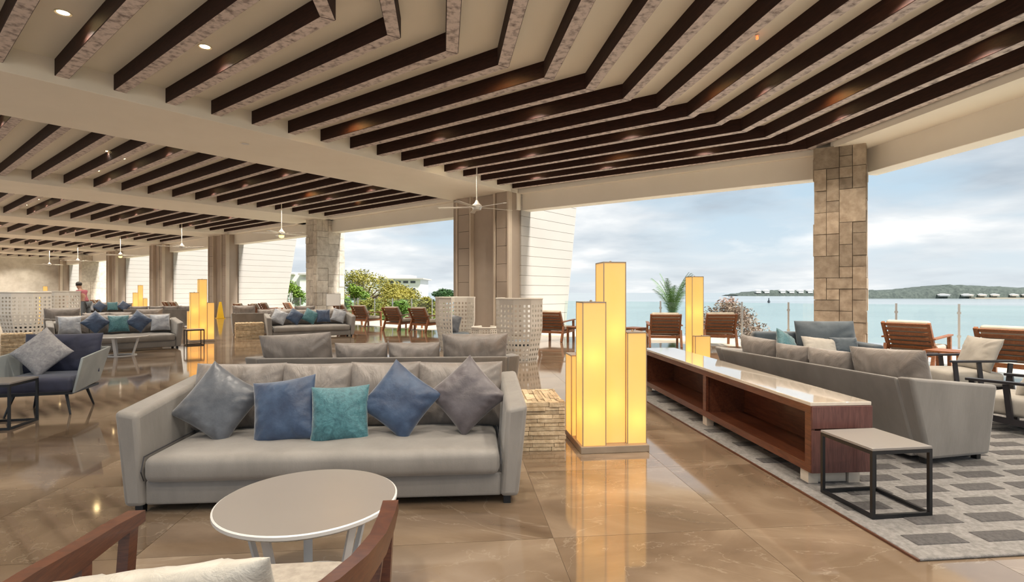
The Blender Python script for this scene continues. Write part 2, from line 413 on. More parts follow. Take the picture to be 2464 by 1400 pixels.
# ---- terrace outside the openings
rail_pts = []
RB = Vector((10.3, 15.2)); 
ter = MB().prism([(9.3, 8.8), (14.6, 11.9), (RB + W1 * 12.2).to_tuple(), bw(3.75, 0)[:2], bw(3.75, 62)[:2], bw(.26, 62)[:2], bw(.26, 0)[:2], (7.75, 13.45)], -.12, -.004)
structure(ter.build('floor_terrace', 'terrace_stone'))
structure(MB().prism([(9.3, 8.8), (14.6, 11.9), (RB + W1 * 12.2).to_tuple(), bw(3.75, 0)[:2], bw(3.75, 62)[:2], bw(.26, 62)[:2], bw(.26, 0)[:2], (7.75, 13.45)], -5.0, -.125).build('wall_terrace', 'plaza'))

# ---- ceiling
ceil = structure(MB().prism([(9.0, 14.4), bw(.95, 0)[:2], bw(.95, 62)[:2], bw(-15.5, 62)[:2], bw(-15.5, 6)[:2], (-9.5, -2), (10.9, -2)], Z_CEIL, Z_CEIL + .35).build('ceiling', 'ceiling_plaster'))
# wide plastered cross beams
for k, t0 in enumerate(T_BEAM):
    MB(BF).box(-15.5, .95, t0, t0 + BW, Z_SOFF, Z_CEIL + .01).build('cross_beam', 'plaster', ceil, bevel=.012)
# timber beams of the corner bay, bent at the hip line
def clipL(Li, Ki):
    d = (Ki - Li).normalized(); s = ((OO - Li).dot(WV)) / d.dot(WV); return Li + d * (s - .03)
for i in range(18):
    Li = Vector((-.25 - i * .489, 18.73 - i * .652)); Ki = Vector((7.48 - i * .762, 13.4 - i * .492)); Ri = Ki + D2 * (Ki.y + 1.9) / .991
    MB().polybeam([clipL(Li, Ki), Ki, Ri], .19, Z_BEAM, Z_CEIL + .005).build('timber_beam', ['beam_wood', 'beam_underside_lit'], ceil, bevel=.008, segs=1, smooth=False)
# straight timber beams of the other bays
for k in range(len(T_BEAM) - 1):
    for i in range(19 if k < 3 else 16):
        c = -.02 - i * .80
        a, b2 = bw(c, T_BEAM[k] + BW - .02), bw(c, T_BEAM[k + 1] + .02)
        MB().polybeam([a, b2], .19, Z_BEAM, Z_CEIL + .005).build('timber_beam', ['beam_wood', 'beam_underside_lit'], ceil, bevel=.008 if k < 2 else 0, segs=1, smooth=False)
# edge soffit and lintels
def fr2(o, xdir, ydir): return Matrix(((xdir.x, ydir.x, 0, o.x), (xdir.y, ydir.y, 0, o.y), (0, 0, 1, 0), (0, 0, 0, 1)))
lf = MB(BF).box(.45, .95, 0, 62, Z_LINT, Z_CEIL + .01); structure(lf.build('trim_1', 'plaster', bevel=.015))['label'] = 'cream plaster lintel over the left openings'
MB(BF).box(.10, .455, 0, 62, Z_SOFF, Z_CEIL).build('soffit', 'plaster', bpy.data.objects['trim_1'])
F1 = fr2(PL, N1, W1)
structure(MB(F1).box(.72, 1.2, -.9, 9.3, Z_LINT, Z_CEIL + .01).build('trim_2', 'plaster', bevel=.015))['label'] = 'cream plaster lintel between column and corner pillar'
MB(F1).box(.52, .73, -.6, 9.2, Z_SOFF, Z_CEIL).build('soffit', 'plaster', bpy.data.objects['trim_2'])
F2 = fr2(PL + Vector((.62, -.22)), N2, D2)
structure(MB(F2).box(.62, 1.12, -.3, 15, Z_LINT, Z_CEIL + .01).build('trim_3', 'plaster', bevel=.015))['label'] = 'cream plaster lintel right of the corner pillar'
MB(F2).box(-.30, .63, -.1, 15, Z_SOFF, Z_CEIL).build('soffit', 'plaster', bpy.data.objects['trim_3'])

# ---- plastered columns with slatted fin walls
def column(n, t0, wd=2.85):
    col = structure(MB(BF).box(.12, .72, t0 + .05, t0 + wd - .05, 0, Z_SOFF + .02).build('column', 'column_plaster', bevel=.01))
    col['label'] = ['broad brown plaster column at the nearest cross beam'][0] if n == 0 else 'brown plaster column number %d from the nearest one' % (n + 1)
    for a, b2 in ((.0, .55), (wd - 1.0, wd - .45)):                   # tiled pilasters
        nb = 8
        for j in range(nb):
            z0, z1 = j * Z_SOFF / nb + .006, (j + 1) * Z_SOFF / nb - .006
            MB(BF).box(-.02, .13, t0 + a + .02, t0 + b2, z0, z1).build('facing_panel', 'column_plaster', col)
    for a in (-.02, .60, wd - 1.10, wd - .42):
        MB(BF).box(-.06, .14, t0 + a, t0 + a + .075, 0, Z_SOFF).build('moulding', 'column_trim', col, bevel=.008)
def fin(n, t0, label):
    # pale wall running seaward from the column, slanted outer end, built of stacked boards
    nb = 15; root = None; zt = 5.25
    core = MB(BF).hexa([(.72, t0 + .03, 0), (3.53, t0 + .03, 0), (3.53, t0 + .29, 0), (.72, t0 + .29, 0), (.72, t0 + .03, zt), (4.40, t0 + .03, zt), (4.40, t0 + .29, zt), (.72, t0 + .29, zt)])
    root = structure(core.build('wall_fin', 'column_trim')); root['label'] = label
    L = lambda z: 3.55 + .87 * z / zt
    for j in range(nb):
        z0, z1 = j * zt / nb + .006, (j + 1) * zt / nb - .006
        if j == 0: z0 = 0
        MB(BF).hexa([(.66, t0, z0), (L(z0), t0, z0), (L(z0), t0 + .32, z0), (.66, t0 + .32, z0), (.66, t0, z1), (L(z1), t0, z1), (L(z1), t0 + .32, z1), (.66, t0 + .32, z1)]).build('board', 'fin_plaster', root)
column(0, 0); fin(0, -.02, 'pale slatted fin wall beside the broad nearest column')
column(1, 21.6); fin(1, 21.5, 'pale slatted fin wall left of the stone pillar')
column(2, 31.8); fin(2, 31.7, 'pale slatted fin wall behind the far glowing totem lamp')
column(3, 42.2); fin(3, 42.1, 'pale slatted fin wall next to the far sky gap')
column(4, 60.3); fin(4, 60.1, 'most distant pale fin wall behind the bending person')

# ---- stone clad pillars
def stone_pillar(name, FM, x0, x1, y0, y1, zt, mt, unit, label, seed, big=False):
    rr = random.Random(seed)
    core = structure(MB(FM).box(x0 + .05, x1 - .05, y0 + .05, y1 - .05, 0, zt).build(name, 'stone_core')); core['label'] = label
    def pack(nw, nh):
        grid = [[None] * nw for _ in range(nh)]; out = []
        for r in range(nh):
            for c in range(nw):
                if grid[r][c]: continue
                opts = [(1, 1), (2, 1), (1, 2), (2, 2), (1, 3), (2, 3)] if not big else [(1, 1), (2, 1), (1, 2), (2, 2), (2, 3), (1, 2)]
                rr.shuffle(opts)
                for w_, h_ in opts + [(1, 1)]:
                    if c + w_ <= nw and r + h_ <= nh and all(not grid[r + a][c + b2] for a in range(h_) for b2 in range(w_)): break
                for a in range(h_):
                    for b2 in range(w_): grid[r + a][c + b2] = 1
                out.append((c, r, w_, h_))
        return out
    nh = max(6, int(round(zt / unit)))
    for axis, a0, a1, face in (('x', x0, x1, y0), ('x', x0, x1, y1), ('y', y0, y1, x0), ('y', y0, y1, x1)):
        nw = max(2, int(round((a1 - a0) / unit)))
        for c, r, w_, h_ in pack(nw, nh):
            g = .006; p0 = a0 + (a1 - a0) * c / nw + g; p1 = a0 + (a1 - a0) * (c + w_) / nw - g; z0 = zt * r / nh + g; z1 = zt * (r + h_) / nh - g
            d = rr.uniform(-.012, .022); s_ = -1 if face in (x0, y0) and face == (y0 if axis == 'x' else x0) else 1
            f0, f1 = sorted((face - s_ * .055, face + s_ * d))
            bb = MB(FM)
            bb.box(p0, p1, f0, f1, z0, z1) if axis == 'x' else bb.box(f0, f1, p0, p1, z0, z1)
            bb.build('stone', mt, core)
F1P = fr2(PL, N1, -W1)
stone_pillar('column_stone', F1P, -.02, .95, 0, 1.06, Z_SOFF + .03, 'coral_stone', .27, 'coral stone clad pillar at the corner against the sea', 4, True)
stone_pillar('column_stone', BF, -.35, 1.15, 11.35, 12.3, Z_SOFF + .03, 'pale_stone', .30, 'pale stone clad pillar left of the yellow tree', 9)
stone_pillar('column_stone', BF, -.35, 2.2, 50.9, 51.9, Z_SOFF + .03, 'pale_stone', .6, 'far pale stone pillar right of the bending person', 11)
structure(MB(BF).box(-19, .5, 61.6, 62.1, 0, Z_CEIL).build('wall_end', 'wall_stone'))

# ---- glass balustrade along the terrace
def rail(name, p0, p1, step, label):
    d = (p1 - p0); n = max(1, int(round(d.length / step))); d = d / n; r = thing(name, label, 'railing', (p0.x, p0.y, 0), 0)
    ang = math.atan2(d.y, d.x); ml = d.length
    pane = MB().box(.03, ml - .03, -.008, .008, .06, 1.16).mesh('glass_pane', 'rail_glass'); post = MB().bar((0, 0, 0), (0, 0, 1.19), .05, .03, (0, 1, 0)).box(-.04, .04, -.03, .03, .3, .36).box(-.04, .04, -.03, .03, .92, .98).mesh('post', 'steel')
    for k in range(n + 1):
        q = link('post', post, r); q.location = (d.x * k, d.y * k, 0); q.rotation_euler = (0, 0, ang)
        if k < n: q = link('glass_pane', pane, r); q.location = (d.x * k, d.y * k, 0); q.rotation_euler = (0, 0, ang)
rail('glass_railing', RB - W1 * 4.6, RB + W1 * 11.6, 1.35, 'clear glass railing along the terrace edge before the sea')
rail('glass_railing', Vector(bw(3.6, 3.2)[:2]), Vector(bw(3.6, 21.2)[:2]), 1.5, 'clear glass railing below the yellow tree')

# ================================================================== FURNITURE BUILDERS
def pillow_mesh(name, wd, hg, th, mt, seed=0, n=28, pinch=.07, sag=0.0):
    mb = MB(); idx = {}
    for side in (0, 1):
        for i in range(n + 1):
            for j in range(n + 1):
                edge = i in (0, n) or j in (0, n)
                if side and edge: idx[(1, i, j)] = idx[(0, i, j)]; continue
                u = -math.cos(math.pi * i / n); v = -math.cos(math.pi * j / n)
                x = wd / 2 * u * (1 - pinch * (1 - v * v)); z = hg / 2 * v * (1 - pinch * (1 - u * u))
                t_ = th / 2 * ((1 - u ** 4) * (1 - v ** 4)) ** .55 * (1 - .22 * (u * u + v * v) / 2)
                w1 = noise.noise(Vector((x * 7 + seed * 3.1, z * 5, side * 4.0 + seed)))
                e = max(abs(u), abs(v)); ang = math.atan2(v, u)
                w2 = noise.noise(Vector((math.cos(ang) * 9 + seed, math.sin(ang) * 9, 2 + side))) * max(0, e - .35) * (1 - e ** 8)
                t_ *= 1 + .18 * w1 + .95 * w2
                z -= sag * (1 - u * u) * (v + 1) / 2 * hg
                idx[(side, i, j)] = mb.p((x, -t_ if side == 0 else t_, z))
        for i in range(n):
            for j in range(n):
                q = [idx[(side, i, j)], idx[(side, i + 1, j)], idx[(side, i + 1, j + 1)], idx[(side, i, j + 1)]]
                mb.face(q if side == 0 else q[::-1])
    return mb.mesh(name, mt, smooth=180)
PM = {}
def pmesh(mt, wd, hg, th, seed=0, **k):
    key = (mt, wd, hg, th, seed, tuple(k.items()))
    if key not in PM: PM[key] = pillow_mesh('cushion', wd, hg, th, mt, seed, **k)
    return PM[key]
def throw(mt, size, loc, label, lean=-14, roll=0, rz=0, base=None, group=None, th=.17, seed=0, hg=None):
    """a loose cushion; loc is its centre in the base thing's frame (or the world)"""
    o = link('throw_pillow', pmesh(mt, size, hg or size, th, seed)); tag(o, label, 'pillow', group)
    Mx = Matrix.Translation(loc) @ Matrix.Rotation(R(rz), 4, 'Z') @ Matrix.Rotation(R(lean), 4, 'X') @ Matrix.Rotation(R(roll), 4, 'Y')
    if base is not None:
        B = Matrix.Translation(base.location) @ Matrix.Rotation(base.rotation_euler.z, 4, 'Z') @ Matrix.Diagonal((*base.scale, 1)).normalized()
        B = Matrix.Translation(base.location) @ Matrix.Rotation(base.rotation_euler.z, 4, 'Z'); Mx = B @ Mx
    o.matrix_world = Mx; return o

def puffed(amt, top=True, seed=0, wr=.0):
    def fn(p, u):
        k = max(0, 1 - u.x ** 4) * max(0, 1 - u.y ** 4)
        if u.z > .2: p = p + Vector((0, 0, amt * k + wr * k * noise.noise(Vector((p.x * 5 + seed, p.y * 2.4, 0)))))
        if u.y < -.6: p = p + Vector((0, -amt * .5 * (1 - u.x ** 4) * (1 - u.z ** 2), 0))
        return p
    return fn

def make_sofa(label, L=2.72, cushions=None, seed=0):
    """low grey sofa with flared arms; front is -Y"""
    s = thing('sofa', label, 'sofa', group='long grey lounge sofas'); h = L / 2
    MB().rbox(-h + .15, h - .15, -.47, .30, .055, .222, .02, (6, 3, 1)).build('base', 'sofa_grey', s, smooth=50)
    MB().rbox(-h + .165, h - .165, -.53, .26, .215, .395, .055, (20, 9, 2), puffed(.028, seed=seed, wr=.022)).build('seat_cushion', 'sofa_grey', s, smooth=60)
    for sg in (-1, 1):
        o = [(h - .16, -.50, .055), (h - .03, -.50, .055), (h - .03, .25, .055), (h - .16, .25, .055), (h - .115, -.50, .675), (h + .035, -.50, .70), (h + .035, .54, .80), (h - .115, .54, .79)]
        pts = [(sg * x, y, z) for x, y, z in o]
        if sg < 0: pts = [pts[k] for k in (1, 0, 3, 2, 5, 4, 7, 6)]
        MB().hexa(pts).build('arm', 'sofa_grey', s, bevel=.032, segs=3)
    MB().hexa([(-h + .12, .10, .06), (h - .12, .10, .06), (h - .12, .27, .06), (-h + .12, .27, .06), (-h + .10, .37, .74), (h - .10, .37, .755), (h - .10, .54, .785), (-h + .10, .54, .785)]).build('backrest', 'sofa_grey', s, bevel=.03, segs=3)
    for sx in (-1, 1):
        for y in (-.44, .20):
            MB().box(sx * (h - .11) - .025, sx * (h - .11) + .025, y - .025, y + .025, 0, .06).build('leg', 'black_metal', s)
        MB().tube([(sx * (h - .155), -.49, .23), (sx * (h - .157), -.525, .30), (sx * (h - .157), -.49, .392), (sx * (h - .155), .26, .40)], .0042, 6).build('piping', 'dark_seam', s)
    for k, (x, wd, hg, lean, z, ro) in enumerate(cushions or [(-.885, .66, .50, -17, .67, 0), (-.27, .57, .50, -17, .67, 0), (.27, .57, .50, -17, .67, 0), (.885, .66, .50, -17, .67, 0)]):
        c = link('back_cushion', pmesh('sofa_satin', wd, hg, .21, seed + k, pinch=.035), s)
        c.matrix_basis = Matrix.Translation((x, .245, z)) @ Matrix.Rotation(R(lean), 4, 'X') @ Matrix.Rotation(R(ro), 4, 'Y')
    return s

def make_coffee_table(label):
    t_ = thing('coffee_table', label, 'table')
    MB().lathe([(.40, .446), (.428, .446), (.428, .460)], 64).build('table_top', 'table_top', t_, smooth=30)
    MB().lathe([(.40, .425), (.425, .43), (.437, .44), (.437, .455), (.4285, .4595), (.4285, .445), (.40, .445)], 64, cap=False).build('rim', 'white_metal', t_, smooth=30)
    for k in range(5):
        a = k * math.pi / 2.5 + .35
        c, s_ = math.cos(a), math.sin(a)
        MB().bar((c * .33, s_ * .33, .425), (c * .225, s_ * .225, .02), .046, .012, (c, s_, 0)).build('leg', 'white_metal', t_)
    MB().lathe([(.245, .0), (.245, .014), (.195, .014), (.195, .0)], 32, cap=False).build('foot_ring', 'white_metal', t_, smooth=30)
    return t_

def make_side_table(label, wx=.44, wy=.48, hg=.46):
    t_ = thing('side_table', label, 'table'); x, y = wx / 2, wy / 2; r = .022
    MB().box(-x, x, -y, y, hg - .018, hg).build('table_top', 'table_top', t_, bevel=.003)
    for sx in (-1, 1):
        for sy in (-1, 1): MB().box(sx * (x - r / 2) - r / 2, sx * (x - r / 2) + r / 2, sy * (y - r / 2) - r / 2, sy * (y - r / 2) + r / 2, 0, hg - .018).build('leg', 'black_metal', t_)
    for z in (.012, hg - .03):
        for sy in (-1, 1): MB().box(-x + r, x - r, sy * (y - r / 2) - r / 2, sy * (y - r / 2) + r / 2, z - .011, z + .011).build('rail', 'black_metal', t_)
        for sx in (-1, 1): MB().box(sx * (x - r / 2) - r / 2, sx * (x - r / 2) + r / 2, -y + r, y - r, z - .011, z + .011).build('rail', 'black_metal', t_)
    return t_

def make_stone_cube(label, wd=.72, dp=.70, hg=.46, rows=12, seed=1):
    rr = random.Random(seed); t_ = thing('stone_side_table', label, 'side table')
    MB().box(-wd / 2 + .05, wd / 2 - .05, -dp / 2 + .05, dp / 2 - .05, 0, hg - .03).build('core', 'stone_core', t_)
    z = 0.0
    for r_ in range(rows):
        z1 = z + hg / rows * rr.uniform(.85, 1.15) if r_ < rows - 1 else hg
        z1 = min(z1, hg - (rows - 1 - r_) * hg / rows * .8)
        for side in range(4):
            lim = wd if side % 2 == 0 else dp; half = (dp if side % 2 == 0 else wd) / 2
            a = -lim / 2
            while a < lim / 2 - .01:
                b2 = min(lim / 2, a + rr.uniform(.14, .42)); 
                if lim / 2 - b2 < .08: b2 = lim / 2
                d = rr.uniform(-.014, .008)
                mb = MB(Matrix.Rotation(side * math.pi / 2, 4, 'Z'))
                mb.box(a + .002, b2 - .002, -half - d, -half + .06, z + .003, z1 - .002); mb.build('stone_strip', 'stack_stone', t_)
                a = b2
        z = z1
    x = -wd / 2 + .01                                    # split faces laid on edge across the top
    while x < wd / 2 - .03:
        x1 = min(wd / 2 - .01, x + rr.uniform(.025, .055)); y = -dp / 2 + .02
        while y < dp / 2 - .05:
            y1 = min(dp / 2 - .02, y + rr.uniform(.12, .3))
            MB().box(x + .002, x1 - .002, y + .003, y1 - .003, hg - .035, hg + rr.uniform(-.012, .006)).build('stone_strip', 'stack_stone', t_); y = y1
        x = x1
    return t_

def make_totem(label, bright=1.0, only=None):
    """glowing floor lamp made of four square towers on one plinth"""
    t_ = thing('totem_lamp', label, 'floor lamp', group='glowing totem lamps')
    MB().box(-.33, .33, -.34, .34, 0, .065).build('plinth', 'lamp_base', t_, bevel=.006)
    for nm, x0, x1, y0, y1, z1 in (('front', -.305, -.085, -.31, -.06, 1.405), ('tall', -.080, .135, -.23, .04, 1.785), ('small', .140, .325, -.27, -.02, 1.115), ('rear', -.325, -.05, .06, .31, .865)):
        if only and nm not in only: continue
        if only and nm == 'small': x0, x1, z1 = -.07, .22, .70; y0, y1 = -.33, -.24
        tw = MB().box(x0, x1, y0, y1, .066, z1).build('tower', 'lamp_sheet', t_)
        fr = MB(); e = .004
        for x in (x0, x1):
            for y in (y0, y1): fr.box(x - e, x + e, y - e, y + e, .066, z1)
        fr.box(x0 - e, x1 + e, y0 - e, y1 + e, z1 - .006, z1 + .006); fr.build('edge_trim', 'lamp_base', tw)
        MB().lathe([(.012, z1 + .006), (.012, z1 + .016), (.004, z1 + .022)], 10, ((x0 + x1) / 2, (y0 + y1) / 2)).build('finial', 'lamp_base', tw)
        nl = 2 if z1 > 1.2 else 1
        for k in range(nl):
            d = bpy.data.lights.new('lamp_tube', 'POINT'); d.energy = .26 * bright; d.color = (1, .66, .26); d.shadow_soft_size = .04
            lo = bpy.data.objects.new('lamp_tube', d); COL.objects.link(lo); lo.parent = tw
            lo.location = ((x0 + x1) / 2, (y0 + y1) / 2, .066 + (z1 - .066) * (.22 + .40 * k))
    return t_

def make_teak_chair(label):
    """slatted teak armchair; front is -Y"""
    s = thing('teak_armchair', label, 'chair', group='slatted teak armchairs')
    for sx in (-1, 1):
        x = sx * .36
        MB().bar((x, -.36, 0), (x, -.34, .60), .05, .06, (0, 1, 0)).build('leg', 'teak', s)
        MB().bar((x, .44, 0), (x, .30, .44), .05, .06, (0, 1, 0)).build('leg', 'teak', s)
        MB().bar((x, -.42, .615), (x, .40, .57), .075, .03).build('arm', 'teak', s, bevel=.006)
        MB().bar((x * .93, .24, .34), (x * .93, .50, .86), .045, .055, (0, 1, 0)).build('back_post', 'teak', s)
        MB().bar((x, -.34, .29), (x, .36, .27), .04, .07).build('side_rail', 'teak', s)
    MB().bar((-.36, -.34, .29), (.36, -.34, .29), .04, .07).build('front_rail', 'teak', s)
    MB().bar((-.36, .33, .27), (.36, .33, .27), .04, .07).build('rear_rail', 'teak', s)
    for k in range(6):
        f = .10 + k * .165
        MB().bar((-.335, .24 + .26 * f, .34 + .52 * f), (.335, .24 + .26 * f, .34 + .52 * f), .02, .055, (0, .45, .89)).build('slat', 'teak', s)
    MB().rbox(-.33, .33, -.40, .24, .325, .43, .035, (4, 4, 1), puffed(.02)).build('seat_cushion', 'teak_cushion', s, smooth=60)
    c = MB().rbox(-.32, .32, -.055, .055, -.26, .26, .045, (4, 1, 4)).build('back_cushion', 'teak_cushion', s, smooth=60)
    c.matrix_basis = Matrix.Translation((0, .285, .66)) @ Matrix.Rotation(R(-26), 4, 'X')
    return s

def make_frame_chair(label, wood, arm_z=.52, seat_z=.36, wd=.80, dp=.78, fabric='cream_fabric', name='lounge_armchair', back=True):
    """low wooden lounge chair with stick sides; front is -Y"""
    s = thing(name, label, 'chair'); hw = wd / 2; hd = dp / 2
    for sx in (-1, 1):
        x = sx * hw
        MB().bar((x, -hd - .02, arm_z), (x, hd, arm_z + .02), .075, .028).build('arm', wood, s, bevel=.006)
        for yb, yt in ((-hd + .07, -hd + .03), (-.02, -.06), (hd - .10, hd - .06)):
            MB().bar((x, yb, .12), (x, yt, arm_z - .01), .03, .05, (0, 1, 0)).build('upright', wood, s)
        MB().bar((x, -hd, .14), (x, hd, .11), .035, .06).build('side_rail', wood, s)
        for y in (-hd + .08, hd - .08): MB().bar((x, y, 0), (x, y, .12), .045, .05, (0, 1, 0)).build('leg', wood, s)
    for y in (-hd + .05, hd - .05): MB().bar((-hw, y, .14), (hw, y, .14), .035, .05).build('cross_rail', wood, s)
    MB().rbox(-hw + .03, hw - .03, -hd, hd - .10, .17, seat_z, .05, (6, 6, 1), puffed(.02)).build('seat_cushion', fabric, s, smooth=60)
    if back:
        for k in range(4):
            x = -hw + .12 + k * (wd - .24) / 3
            MB().bar((x, hd - .10, .15), (x, hd + .10, .70), .03, .04, (0, 1, 0)).build('back_stick', wood, s)
        MB().bar((-hw + .06, hd + .10, .70), (hw - .06, hd + .10, .70), .03, .06).build('top_rail', wood, s)
        c = link('back_cushion', pmesh(fabric, wd - .1, .46, .17, 3, pinch=.03), s)
        c.matrix_basis = Matrix.Translation((0, hd - .15, seat_z + .22)) @ Matrix.Rotation(R(-20), 4, 'X')
    return s

def make_perforated_chair(label, hgt=1.36, rad=.53, open_deg=110, name='perforated_chair', seat=True, cat='chair'):
    """tall shell of perforated panels, narrowing to the floor; open towards -Y"""
    s = thing(name, label, cat); mb = MB(); rows = 13
    nf = 8; cols = 4; pts = []
    a0, a1 = -90 + open_deg / 2, 270 - open_deg / 2
    nfac = max(4, int(round((a1 - a0) / 45)))
    corner = [R(a0 + (a1 - a0) * k / nfac) for k in range(nfac + 1)]
    def prof(z): 
        f = z / hgt; return rad * (.74 + .26 * min(1, f / .55) ** .9)
    def pos(i, z):
        k = i // cols; f = (i % cols) / cols
        if k >= nfac: k, f = nfac - 1, 1.0
        r = prof(z); A = Vector((math.cos(corner[k]), math.sin(corner[k]))); B = Vector((math.cos(corner[k + 1]), math.sin(corner[k + 1])))
        q = (A * (1 - f) + B * f) * r; return Vector((q.x, q.y, z))
    nc = nfac * cols; zs = [hgt * (j / rows) for j in range(rows + 1)]
    for i in range(nc):
        for j in range(rows):
            a, b2, c, d = pos(i, zs[j]), pos(i + 1 if (i + 1) % cols or True else i, zs[j]), pos(i + 1, zs[j + 1]), pos(i, zs[j + 1])
            # keep the end of a facet on its own plane
            if (i + 1) % cols == 0:
                k = i // cols; Bv = Vector((math.cos(corner[k + 1]), math.sin(corner[k + 1])))
                b2 = Vector((*(Bv * prof(zs[j])), zs[j])); c = Vector((*(Bv * prof(zs[j + 1])), zs[j + 1]))
            m_ = (a + b2 + c + d) / 4; q = [a, b2, c, d]; inn = [m_ + (p - m_) * .50 for p in q]
            io = [mb.p(p) for p in q]; ii = [mb.p(p) for p in inn]
            if j == rows - 1 or False: mb.face(io); continue
            for e in range(4): mb.face((io[e], io[(e + 1) % 4], ii[(e + 1) % 4], ii[e]))
    sh = mb.build('shell', 'perforated_white', s)
    bm = bmesh.new(); bm.from_mesh(sh.data); bmesh.ops.remove_doubles(bm, verts=bm.verts, dist=.0005); bm.to_mesh(sh.data); bm.free()
    md = sh.modifiers.new('thickness', 'SOLIDIFY'); md.thickness = .035; md.offset = -1
    rim = MB(); loop = [pos(i, hgt) for i in range(nc)] + [Vector((math.cos(corner[-1]) * prof(hgt), math.sin(corner[-1]) * prof(hgt), hgt))]
    rim.tube([p * .985 + Vector((0, 0, p.z * .015)) for p in loop], .024, 6); rim.build('rim', 'perforated_white', s, smooth=40)
    if seat:
        MB().lathe([(rad * .66, .30), (rad * .72, .33), (rad * .72, .40), (rad * .66, .43)], 20).build('seat_cushion', 'blue_grey_fabric', s, smooth=40)
    return s

def make_small_table(label, wood='teak'):
    t_ = thing('teak_side_table', label, 'table'); 
    for k in range(5): MB().box(-.25 + k * .102, -.25 + k * .102 + .092, -.25, .25, .44, .47).build('slat', wood, t_)
    for sx in (-1, 1):
        for sy in (-1, 1): MB().box(sx * .22 - .025, sx * .22 + .025, sy * .22 - .025, sy * .22 + .025, 0, .44).build('leg', wood, t_)
    for sy in (-1, 1): MB().box(-.22, .22, sy * .22 - .015, sy * .22 + .015, .38, .44).build('apron', wood, t_)
    return t_

def make_fan(label, rod, lit, blades=5, span=1.15, rot=0):
    f = thing('ceiling_fan', label, 'ceiling fan')
    MB().lathe([(.018, .1), (.018, rod)], 10).build('rod', 'fan_metal', f, smooth=30)
    MB().lathe([(.05, rod - .10), (.07, rod - .02), (.07, rod)], 16).build('canopy', 'fan_metal', f, smooth=30)
    MB().lathe([(.05, -.10), (.12, -.08), (.14, -.02), (.14, .06), (.08, .11), (.03, .20)], 20).build('motor', 'fan_metal', f, smooth=40)
    for k in range(blades):
        a = 2 * math.pi * k / blades + rot; X = Matrix.Rotation(a, 4, 'Z') @ Matrix.Rotation(R(9), 4, 'X')
        MB(X).hexa([(.12, -.045, -.01), (span, -.075, -.01), (span, .075, -.01), (.12, .045, -.01), (.12, -.045, .002), (span, -.075, .002), (span, .075, .002), (.12, .045, .002)]).build('blade', 'fan_metal', f)
    if lit: MB().lathe([(.02, -.19), (.09, -.17), (.11, -.10), (.10, -.095)], 16).build('light_bowl', 'lamp_bulb_soft', f, smooth=40)
    return f
mat('lamp_bulb_soft', (1, .8, .3), .4, emit=(1, .68, .16), estr=1.0)

# ================================================================== NEAR GROUP
S1 = place(make_sofa('nearest grey sofa behind the round white coffee table', cushions=[(-.90, .72, .54, -17, .655, 0), (-.275, .58, .54, -17, .65, 0), (.275, .58, .54, -17, .655, 0), (.90, .72, .54, -17, .65, 0)], seed=2), (-1.315, 4.16, 0), 4.2)
throw('velvet_slate', .48, (-.93, -.03, .655), 'slate grey satin pillow tilted beside the left arm of the nearest sofa', lean=-22, roll=33, rz=6, base=S1, seed=1)
throw('velvet_navy', .48, (-.40, -.14, .615), 'navy velvet pillow left of the teal pillow on the nearest sofa', lean=-18, roll=-9, rz=-6, base=S1, seed=2)
throw('velvet_teal', .43, (.015, -.18, .585), 'teal patterned pillow in the middle of the nearest sofa', lean=-16, roll=-2, rz=2, base=S1, seed=3)
throw('velvet_navy', .46, (.45, -.10, .67), 'navy velvet pillow standing on its corner on the nearest sofa', lean=-20, roll=38, rz=4, base=S1, seed=4)
throw('velvet_plum', .46, (.96, -.04, .69), 'plum grey pillow standing on its corner by the right arm of the nearest sofa', lean=-20, roll=47, rz=-6, base=S1, seed=5)
S1b = place(make_sofa('grey sofa turned away, back to back with the nearest sofa', L=2.95, cushions=[(-1.0, .76, .58, -14, .74, 0), (-.30, .60, .48, -14, .69, 0), (.30, .60, .48, -14, .69, 0), (1.02, .80, .60, -14, .74, 3)], seed=9), (-1.45, 6.42, 0), 184)
TABLE = make_coffee_table('round white coffee table in front of the nearest sofa'); table = Proto(TABLE)
table((-1.03, 2.70, 0), 20, 'round white coffee table in front of the nearest sofa')
CUBE = make_stone_cube('stacked stone cube table between nearest sofa and totem lamp'); cube = Proto(CUBE)
cube((.12, 5.36, 0), 4.2, 'stacked stone cube table between nearest sofa and totem lamp')
TOTEM = make_totem('large glowing yellow totem lamp in the foreground'); totem = Proto(TOTEM)
totem((.925, 5.30, 0), 7, 'large glowing yellow totem lamp in the foreground')

